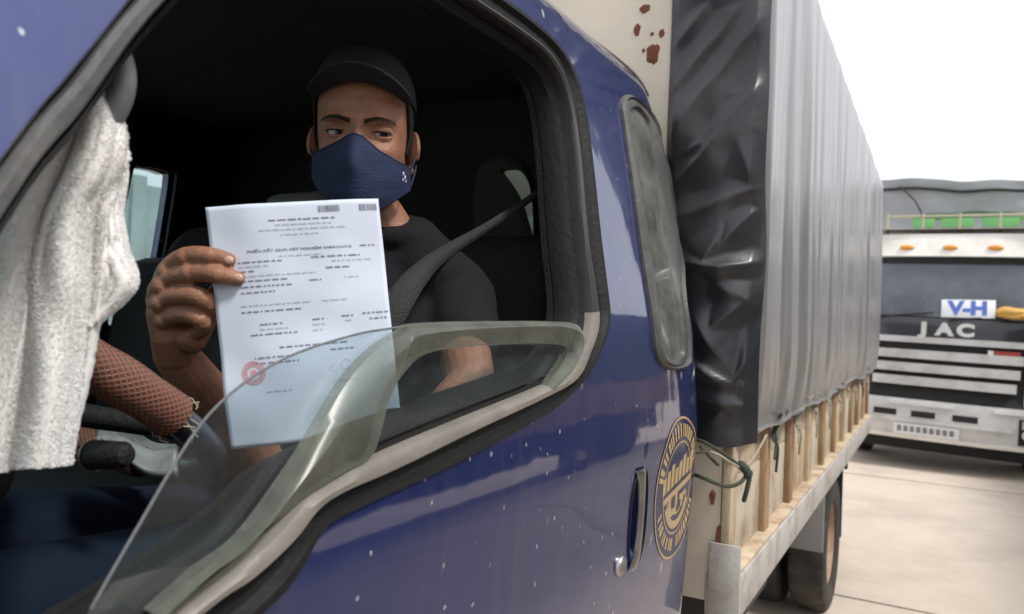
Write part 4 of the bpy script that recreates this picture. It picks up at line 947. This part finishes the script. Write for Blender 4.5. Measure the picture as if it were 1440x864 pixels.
obj('trousers', tm_, 'trousers', bo, 0).data.polygons.foreach_set('use_smooth', [True]*len(tm_.polygons))

# ------------------------------------------------------------------ the paper held up
cTL, cTR, cBR, cBL = P(289, 292, .898), P(533, 282, .915), P(565, 603, .900), P(326, 632, .885)
pn = (cTR-cTL).cross(cBL-cTL).normalized()
if pn.dot(Vector(CPOS)-cTL) < 0: pn = -pn
def pp(s, t, off=0.):
    b = (cTL*(1-s)+cTR*s)*(1-t)+(cBL*(1-s)+cBR*s)*t
    return b+pn*(off+.010*math.sin(math.pi*s)*(.4+.6*t)+.006*math.sin(2.2*t+2*s)+.0025*math.sin(9*t+3*s)*s+.0035*noise.noise(Vector((s*4, t*5, 1.5)))+.004*abs(t-.52-.04*s)-.003*abs(s-.62+.25*t)+.002*abs(s-.2-.5*(t-.7)))
doc = tag(obj('paper_sheet', MB().grid(lambda u, v: pp(u, v), 40, 56), 'paper', None, 80, solid=.0003), 'white printed result sheet with a red round stamp held up in the driver\'s hand', 'paper')
def pquad(s0, s1, t0, t1, mb):
    b = len(mb.v); n = max(2, int((s1-s0)*20)+1)
    for i in range(n+1):
        s_ = s0+(s1-s0)*i/n; mb.v += [tuple(pp(s_, t0, .0006)), tuple(pp(s_, t1, .0006))]
    for i in range(n): mb.f.append((b+2*i, b+2*i+2, b+2*i+3, b+2*i+1))
LN = [(.075, .36, .74, 1), (.095, .40, .72, 0), (.115, .30, .80, 0), (.137, .42, .65, 0), (.198, .865, .95, 1), (.226, .40, .65, 0), (.244, .16, .42, 1), (.238, .58, .86, 1), (.262, .16, .34, 0), (.258, .70, .92, 0), (.282, .16, .25, 1), (.302, .16, .60, 0), (.286, .66, .80, 1), (.322, .16, .44, 1), (.334, .56, .64, 1), (.330, .76, .84, 0), (.346, .16, .46, 1), (.370, .16, .36, 1), (.424, .15, .55, 0), (.424, .62, .76, 0), (.450, .15, .50, 1), (.505, .25, .38, 1), (.50, .55, .62, 1), (.495, .72, .79, 1), (.49, .84, .99, 1), (.525, .25, .42, 0), (.522, .55, .62, 0), (.515, .74, .78, 0), (.515, .88, .98, 1), (.546, .19, .46, 1), (.545, .55, .62, 0), (.605, .35, .74, 1), (.642, .20, .42, 1), (.664, .18, .46, 1), (.632, .64, .78, 1), (.765, .64, .80, 0), (.782, .25, .40, 0)]
for t, s0, s1, dark in LN:
    mb = MB(); s_ = s0
    while s_ < s1-.006:
        wl = min(random.uniform(.012, .05), s1-s_)
        q_ = s_
        while q_ < s_+wl-.003:
            cw = random.uniform(.0035, .0065); hgt = random.choice((.0032, .0032, .0045)); pquad(q_, min(q_+cw*.72, s_+wl), t-hgt, t+.0035, mb); q_ += cw
        s_ += wl+.009
    obj('text_line', mb, 'ink' if dark else 'ink_pale', doc, 0, fix=False)
tm = text_mesh('PHIẾU KẾT QUẢ XÉT NGHIỆM SARS-CoV-2', 1.0, 0, bold=.03)
xs = [v.co.x for v in tm.vertices]; x0_, x1_ = min(xs), max(xs)
map_mesh(tm, lambda c: pp(.22+.60*(c.x-x0_)/(x1_-x0_), .200-c.y*.0125, .0008))
obj('title', tm, 'ink', doc, 0, fix=False)
for s0, s1 in ((.65, .775), (.885, .985)):
    mb = MB(); s_ = s0
    while s_ < s1:
        wd_ = random.choice((.002, .003, .005)); pquad(s_, s_+wd_, .022, .050, mb); s_ += wd_+random.choice((.0025, .004))
    obj('barcode', mb, 'ink', doc, 0, fix=False)
def disc_ring(s0, t0, r0, r1, mb, n=40, a0=0, a1=360):
    b = len(mb.v)
    for i in range(n+1):
        a = R(a0+(a1-a0)*i/n)
        for r_k in (r0, r1): mb.v.append(tuple(pp(s0+r_k*math.cos(a)*1.414, t0+r_k*math.sin(a), .0007)))
    for i in range(n): mb.f.append((b+2*i, b+2*i+1, b+2*i+3, b+2*i+2))
mb = MB(); disc_ring(.185, .70, .044, .049, mb); disc_ring(.185, .70, .026, .029, mb); disc_ring(.185, .70, .002, .014, mb)
for k_ in range(22): disc_ring(.185, .70, .031, .041, mb, 3, k_*16.4, k_*16.4+10)
obj('stamp', mb, 'stamp_red', doc, 0, fix=False)
mb = MB(); disc_ring(.72, .70, .020, .022, mb, 30, 20, 330); disc_ring(.80, .69, .014, .016, mb, 30, 60, 380); disc_ring(.65, .71, .012, .0135, mb, 30, 0, 300)
obj('signature', mb, 'ink_pale', doc, 0, fix=False)

# ------------------------------------------------------------------ towel on the grab handle
def towel_layer(Lp, Rp, d0, folds, amp, ph, th=.012, top=.6):
    Ls, Rs = smooth(Lp, 8, False), smooth(Rp, 8, False); n = len(Ls)
    def fn(u, v):
        i = v*(n-1); k_ = min(int(i), n-2); t = i-k_
        a = np.array(Ls[k_])*(1-t)+np.array(Ls[k_+1])*t; b = np.array(Rs[k_])*(1-t)+np.array(Rs[k_+1])*t
        q_ = a*(1-u)+b*u
        w_ = u+.05*math.sin(5*v+ph)
        dd = d0-.012*v+amp*(.5+.5*v)*math.sin(folds*math.pi*2*w_+ph+1.2*math.sin(3*v))+.004*noise.noise(Vector((u*5, v*6, ph)))+.007*abs(noise.noise(Vector((u*4.5+v*.8, v*.7, ph+4))))+.022*(2*u-1)**4+.0022*math.sin(26*u+5*math.sin(2.5*v+ph)+9*noise.noise(Vector((u*2, v*2, 3))))*min(1, v*4)
        dd += .0003*noise.noise(Vector((u*70, v*120, ph)))
        return at(q_[0], q_[1], dd)
    return fn
tw = thing('towel', 'white terry towel draped over the grab handle beside the steering wheel', 'towel', P(90, 650, .62))
tb = MB()
tb.grid(towel_layer([(112, 136), (84, 170), (52, 215), (24, 270), (-4, 330), (-30, 400), (-52, 470), (-66, 540), (-76, 610), (-82, 672)], [(134, 130), (160, 156), (178, 200), (179, 232), (160, 268), (150, 330), (146, 400), (134, 470), (122, 540), (109, 610), (98, 652)][:9]+[(98, 652)], .605, 2.3, .011, .4), 150, 190)
obj('towel_drape', tb, 'towel', tw, 80, solid=.009)
t2 = MB(); t2.grid(towel_layer([(120, 170), (128, 250), (130, 300), (132, 350), (130, 400), (126, 462)], [(162, 165), (174, 235), (168, 300), (176, 350), (190, 402), (134, 452)], .634, .7, .006, 2.0), 60, 90)
obj('towel_flap', t2, 'towel', tw, 80, solid=.007)

rng = np.random.default_rng(3)
def pile(mb, n, half):
    V = np.array(mb.v); F = np.array(mb.f); A, B, C_, D = V[F[:, 0]], V[F[:, 1]], V[F[:, 2]], V[F[:, 3]]
    N = np.cross(C_-A, D-B); ar = np.linalg.norm(N, axis=1); N /= ar[:, None]
    N *= np.sign(((CPOS-A)*N).sum(1))[:, None]
    k = rng.choice(len(F), n, p=ar/ar.sum()); u, v = rng.random((n, 1)), rng.random((n, 1))
    P0 = (A[k]*(1-u)+B[k]*u)*(1-v)+(D[k]*(1-u)+C_[k]*u)*v+N[k]*(half-.0008)
    ln = rng.uniform(.0010, .0022, (n, 1)); d = N[k]+rng.normal(0, .42, (n, 3)); d /= np.linalg.norm(d, axis=1)[:, None]
    sd_ = np.cross(d, rng.normal(0, 1, (n, 3))); sd_ /= np.linalg.norm(sd_, axis=1)[:, None]; wd2 = .00045
    T = P0+d*ln; out = np.stack([P0-sd_*wd2, P0+sd_*wd2, T+sd_*wd2*.8, T-sd_*wd2*.8], axis=1).reshape(-1, 3)
    q = MB(); q.v = out.tolist(); q.f = [(4*i, 4*i+1, 4*i+2, 4*i+3) for i in range(n)]; return q
for mb, n, hf in ((tb, 150000, .0045), (t2, 35000, .0035)):
    po = obj('terry_pile', pile(mb, n, hf), 'towel_pile', tw, 0, fix=False); po['kind'] = 'stuff'

# ------------------------------------------------------------------ printed wrapper on the dash
nw = MB(); na, nb2, nc2 = P(140, 592, .98), P(250, 628, .96), P(136, 632, .95)
nw.grid(lambda u, v: na+(nb2-na)*u+(nc2-na)*v+Vector((0, 0, .006*math.sin(u*7)+.004*math.sin(v*9+u*4))), 20, 14)
tag(obj('printed_bag', nw, 'newsprint', None, 80, solid=.012), 'crumpled grey printed bag lying on the driver\'s lap beside the stalk', 'bag')

# ------------------------------------------------------------------ oncoming lorry
lor = thing('lorry', 'silver and white lorry facing the camera behind the blue truck', 'lorry', (.045, 10.5, 0), rz=R(-4))
yp = lin([.3, .4, .6, .86, .9, 1.6, 1.86, 1.9, 2.64, 2.66, 2.95], [.02, -.04, -.07, -.05, 0, .02, .04, .07, .26, .20, .30])
def fr_y(x, z, off=0): return yp(z)+.16*abs(x/1.2)**3.2-off
def patch(x0, x1, z0, z1, off=.01, th=.03, nx=14, nz=4, taper=0.):
    mb = MB()
    def fn(o_):
        return lambda u, v: ((x0+(x1-x0)*u)*(1-taper*(1-v)), fr_y(x0+(x1-x0)*u, z0+(z1-z0)*v, o_), z0+(z1-z0)*v)
    A = MB().grid(fn(off), nx, nz); B = MB().grid(fn(off-th), nx, nz)
    mb.add(A.v, A.f); mb.add(B.v, [f[::-1] for f in B.f]); N = nx*nz
    ring = [i*nz for i in range(nx)]+[(nx-1)*nz+j for j in range(1, nz)]+[i*nz+nz-1 for i in range(nx-2, -1, -1)]+[j for j in range(nz-2, 0, -1)]
    for i in range(len(ring)): a, b = ring[i], ring[(i+1) % len(ring)]; mb.f.append((a, b, b+N, a+N))
    return mb
def lp(name, mb, m_, par=None): return obj(name, mb, m_, par or lor, 35, local=True)
cabm = MB()
ring = [(-1.2, .16), (1.2, .16), (1.2, 1.9), (-1.2, 1.9)]
lp('cab_side', MB().box((-1.21, .17, .5), (-1.16, 1.95, 2.6), .02), 'lorry_silver'); lp('cab_side', MB().box((1.16, .17, .5), (1.21, 1.95, 2.6), .02), 'lorry_silver')
lp('cab_back', MB().box((-1.16, 1.9, .6), (1.16, 1.94, 2.9), .01), 'lorry_silver')
lp('cab_floor', MB().box((-1.15, .2, .9), (1.15, 1.9, .95)), 'lorry_black')
lp('roof', patch(-1.2, 1.2, 2.66, 2.95, .02, .04, 20, 6), 'lorry_white')
lp('roof_top', MB().grid(lambda u, v: (-1.2+2.4*u, .26+1.7*v, 2.95+.10*math.sin(math.pi*min(1, v+.2))), 8, 10), 'lorry_white')
lp('cab_front', patch(-1.2, 1.2, .86, 1.9, -.03, .03, 20, 8), 'lorry_black')
for x in (-.72, -.36, 0.0, .52, .9): pass
for x in (-.82, -.475, -.0, .475, .82)[1:4]:
    lp('marker_lamp', MB().ball((x, fr_y(x, 2.78, .03), 2.77), (.085, .03, .036), 14), 'amber')
lp('marker_lamp', MB().ball((-.95, fr_y(-.95, 2.78, .03), 2.77), (.085, .03, .036), 14), 'amber'); lp('marker_lamp', MB().ball((.95, fr_y(.95, 2.78, .03), 2.77), (.085, .03, .036), 14), 'amber')
lp('windscreen_header', patch(-1.17, 1.17, 2.57, 2.645, .02, .04, 18, 3), 'lorry_black')
lp('windscreen', patch(-1.12, 1.12, 1.90, 2.58, .005, .008, 18, 8), 'lorry_glass')
for s in (-1, 1): lp('windscreen_pillar', patch(s*1.10, s*1.2, 1.88, 2.62, .012, .05, 4, 6), 'lorry_dark')
lp('dash_top', MB().box((-1.1, .28, 1.72), (1.1, .75, 1.86), .03), 'lorry_black')
for x in (-.55, .55): lp('seat', MB().box((x-.24, 1.2, 1.2), (x+.24, 1.4, 2.2), .06), 'lorry_black')
lp('scuttle_panel', patch(-1.1, 1.1, 1.63, 1.885, .012, .04, 20, 5, .10), 'lorry_dark')
for x0, ang in ((-.75, .1), (.05, .1)):
    p0 = Vector((x0, fr_y(x0, 1.88, .03), 1.87)); p1 = Vector((x0+.62, fr_y(x0+.62, 1.97, .02), 1.955))
    lp('wiper', MB().tube([p0, p0.lerp(p1, .5), p1], [.012, .009, .006], 8), 'lorry_black')
tj = text_mesh('JAC', .215, .012, bold=.010)
for i, ch in enumerate('JAC'):
    t_ = text_mesh(ch, .20, .012, bold=.012); cx = -.22+.22*i
    t_.transform(Matrix.Diagonal((1.25, 1, 1, 1)))
    map_mesh(t_, lambda c: (c.x+cx, fr_y(c.x+cx, 1.745, .025)-c.z, 1.745+c.y)); lp('letter', t_, 'letter')
bpy.data.meshes.remove(tj)
for i, z in enumerate((1.60, 1.435, 1.27, 1.105)):
    w_ = .85-.03*i; lp('grille_bar', patch(-w_, w_, z-.062 if i else z-.03, z+.045, .02+.012*i, .07, 20, 4), 'lorry_silver')
for s in (-1, 1): lp('corner_panel', patch(s*.84, s*1.2, .90, 1.62, .012, .04, 8, 8), 'lorry_white')
for s in (-1, 1): lp('corner_vent', patch(s*.86, s*1.05, 1.50, 1.60, .02, .02, 6, 3), 'lorry_black')
lp('badge', patch(.52, .78, 1.475, 1.53, .03, .03, 6, 3), 'red'); lp('badge_edge', patch(.46, .515, 1.475, 1.53, .03, .03, 4, 3), 'letter')
bmp = lp('bumper', patch(-1.2, 1.2, .42, .87, .03, .12, 26, 8), 'lorry_silver')
lp('bumper_lip', patch(-1.18, 1.18, .385, .435, .05, .12, 26, 4), 'lorry_white')
lp('bumper_strip', patch(-.55, .15, .80, .845, .045, .02, 10, 3), 'letter'); lp('bumper_strip', patch(.55, 1.15, .80, .845, .045, .02, 10, 3), 'letter')
for x in (-.72, -.30, .14): lp('bumper_slot', patch(x, x+.26, .66, .735, .034, .02, 5, 3), 'lorry_black')
lp('bumper_crease', patch(-1.0, .75, .585, .615, .05, .03, 20, 3), 'lorry_silver')
pl = lp('number_plate', patch(-.48, .22, .44, .575, .055, .015, 8, 3), 'sign_white')
tt = text_mesh('51C-7', .10, .002); 
bpy.data.meshes.remove(tt)
for i in range(9): lp('plate_digit', patch(-.44+.07*i, -.395+.07*i, .475, .545, .06, .008, 3, 3), 'mudguard', pl)
for s in (-1, 1):
    hl = lp('headlight', patch(s*.80, s*1.14, .46, .76, .042, .02, 8, 5), 'lorry_black')
    for x in (.88, 1.03): lp('lamp', MB().ball((s*x, fr_y(s*x, .57, .04), .58), (.055, .03, .055), 16), 'headlamp', hl)
    lp('lamp', patch(s*.83, s*1.10, .65, .74, .05, .01, 6, 3), 'headlamp', hl)
    wl = MB(); bw_ = tyre(0, 0, .5)
    wl.v = [(x*1.3+s*1.0, y*1.25+1.25, z*1.25-.125) for x, y, z in bw_.v]; wl.f = bw_.f; lp('wheel', wl, 'tyre')
    arm = MB().tube([(s*1.2, .3, 2.35), (s*1.38, .16, 2.38), (s*1.42, .14, 2.2), (s*1.42, .14, 1.75)], .018, 10); lp('mirror_arm', arm, 'lorry_black')
    lp('mirror', MB().box((s*1.32, .10, 1.8), (s*1.52, .17, 2.25), .03), 'lorry_black')
lp('front_axle', MB().tube([(-1, 1.25, .5), (1, 1.25, .5)], .07, 12), 'lorry_black'); lp('chassis', MB().box((-.45, .3, .5), (.45, 9, .8), .02), 'lorry_black')
lp('radiator', MB().box((-.9, .2, .22), (.9, .5, 1.5), .02), 'lorry_black'); lp('under_shade_block', MB().box((-1.1, .5, .20), (1.1, .6, .9), .02), 'lorry_black')  # dark block added, and radiator lowered, to blacken the shade under the bumper
# roof rack
rk = lp('roof_rack', MB().tube([(-.78, .75, 3.06), (.95, .75, 3.06)], .018, 8).tube([(-.78, .75, 3.24), (.95, .75, 3.24)], .018, 8), 'rope_pale')
for i, x in enumerate((-.78, -.36, .06, .50, .95)): lp('rack_post', MB().tube([(x, .75, 2.93), (x, .75, 3.26)], .022, 8), 'rope_pale', rk)
for x0, x1 in ((-.50, -.20), (-.17, .24), (.28, .72), (.75, .94)): lp('rack_panel', MB().box((x0+.02, .735, 3.09), (x1-.02, .765, 3.21), .01), 'green', rk)
lp('rack_sheet', MB().grid(lambda u, v: (-.5+1.3*u, .8+.7*v, 3.245+.06*math.sin(3.1*u)+.03*noise.noise(Vector((u*4, v*4, 0)))), 20, 10), 'green', rk)
lp('rack_base', MB().box((-.8, .72, 2.965), (.97, .80, 3.0), .005), 'rust', rk)
cargo = lp('cargo_body', MB().box((-1.2, 2.1, 1.0), (1.2, 9, 1.8), .02), 'lorry_silver')
for sx in (-.72, .72): lp('rear_wheel', MB().lathe([(.25, -.25), (.5, -.26), (.5, .26), (.25, .25)], (sx*1.2, 6.8, .5), 'x', 32), 'tyre')
lt = thing('lorry_cover', 'sagging grey tarpaulin over the load of the silver and white lorry', 'tarpaulin', (.045, 10.5, 1.8), rz=R(-4))
def ltp(u, v):
    x = -1.22+2.44*u; z = 1.75+(2.20+.05*math.sin(u*5+1)+.05*noise.noise(Vector((u*5, 1, 1))))*min(1, v*1.0)
    return (x, 2.05+.06*noise.noise(Vector((x*2.5, z*3, 1)))+.25*max(0, v-.9)/.1*0, z-1.8)
obj('front_sheet', MB().grid(ltp, 50, 40), 'lorry_tarp', lt, 80, local=True)
obj('top_sheet', MB().grid(lambda u, v: (-1.22+2.44*u, ltp(u, 1)[1]+6.9*v, ltp(u, 1)[2]+.05*math.sin(v*20)*math.sin(math.pi*u)+.06*math.sin(math.pi*u)*min(1, v*8)), 50, 40), 'lorry_tarp', lt, 80, local=True)
for s in (-1, 1): obj('side_sheet', MB().grid(lambda u, v: (s*1.22, 2.05+6.9*u, -.05+2.2*v), 30, 10), 'lorry_tarp', lt, 80, local=True)
obj('ridge_rope', MB().tube([Vector(ltp(i/30, .93))+Vector((0, -.04, 0)) for i in range(31)], .022, 7), 'lorry_black', lt, local=True)
for x in (-.75, .9): obj('cover_rope', MB().tube([(x, 1.96, 2.06), (x+.2, 1.95, 1.85), (x+.33, 1.96, 1.6)], .012, 6), 'lorry_black', lt, local=True)
# placard and a yellow bundle at the foot of the windscreen
c4, s4 = math.cos(R(-4)), math.sin(R(-4))
def lw(x, y, z): return Vector((.045+x*c4-y*s4, 10.5+x*s4+y*c4, z))
sg = thing('placard', 'white placard with blue letters propped against the lorry windscreen', 'sign', lw(.28, .055, 1.885), rz=R(-4))
obj('board', MB().box((-.28, -.004, 0), (.28, .004, .225), .001), 'sign_white', sg, local=True)
t_ = text_mesh('V-H', .23, .001, bold=.012); t_.transform(Matrix.Diagonal((1.05, 1, 1, 1)))
map_mesh(t_, lambda c: (c.x, -.007-c.z, .112+c.y)); obj('lettering', t_, 'sign_blue', sg, local=True)
hh = MB().ball((-.1, 0, -.01), (.17, .07, .055), 18).ball((.12, 0, -.03), (.22, .06, .05), 18).ball((.0, -.01, -.06), (.26, .06, .04), 18)
hh.v = [tuple(Vector(p)+Vector((0, 0, .03*noise.noise(Vector(p)*9)))) for p in hh.v]
o = obj('yellow_bundle', hh, 'yellow'); o.location = lw(.82, .02, 1.975); tag(o, 'yellow bundle resting at the foot of the silver lorry\'s windscreen', 'bundle')

sg.rotation_euler = (R(-14), 0, R(-4))
for o_ in (lor, lt): o_.rotation_euler.y = R(1.4); o_.location.z -= .015

# ------------------------------------------------------------------ building across the yard, seen through the far cab window
wl = thing('boundary_wall', 'grey green rendered wall across the yard seen through the far window', 'wall', (-13.5, 12, 0))
for i in range(12):
    y0 = -6+3.0*i; obj('wall_panel', MB().box((-13.4, y0, 0), (-13.55, y0+2.7, 4.0), .02), 'wall_paint', wl); obj('wall_pier', MB().box((-13.32, y0+2.705, 0), (-13.62, y0+2.995, 4.15), .02), 'wall_paint', wl)

# ------------------------------------------------------------------ unseen covered lorry, added to darken reflections in the blue paint
nx = thing('added_lorry', 'unseen lorry with a dark green cover, added to darken the blue door reflections', 'lorry', (3.9, 6.5, 0))
obj('cargo_cover', MB().grid(lambda u, v: (2.75+.03*noise.noise(Vector((u*30, v*3, 1)))+2.3*max(0, v-.8)/.2, -.5+12.5*u, 1.45+1.65*min(1, v/.8)+.15*max(0, v-.8)/.2), 90, 30), 'lorry_cover_green', nx, 80)
obj('cargo_side', MB().box((2.78, -.5, .95), (2.84, 12, 1.47), .01), 'timber', nx)
for i in range(15): obj('stake', MB().box((2.74, -.45+.87*i, .95), (2.785, -.37+.87*i, 1.50), .005), 'timber', nx)
obj('tail_board', MB().box((2.80, 12.0, .95), (5.0, 12.06, 3.1), .01), 'lorry_cover_green', nx); obj('front_board', MB().box((2.80, -.56, .95), (5.0, -.5, 3.1), .01), 'lorry_cover_green', nx)
obj('chassis_frame', MB().box((3.1, -2.5, .6), (4.7, 11.9, .9), .02), 'chassis', nx)
for y in (-1.6, 8.6, 9.9):
    t_ = tyre(0, 0); q_ = MB(); q_.v = [(x*1.4+3.0, y+yy*1.2, zz*1.2) for x, yy, zz in t_.v]; q_.f = t_.f; obj('wheel', q_, 'tyre', nx, 30)
obj('cab', MB().box((2.75, -2.9, .7), (5.05, -.9, 2.7), .12), 'lorry_dark', nx); obj('cab_window', MB().box((2.742, -2.5, 1.75), (2.76, -1.6, 2.4), .003), 'lorry_black', nx)
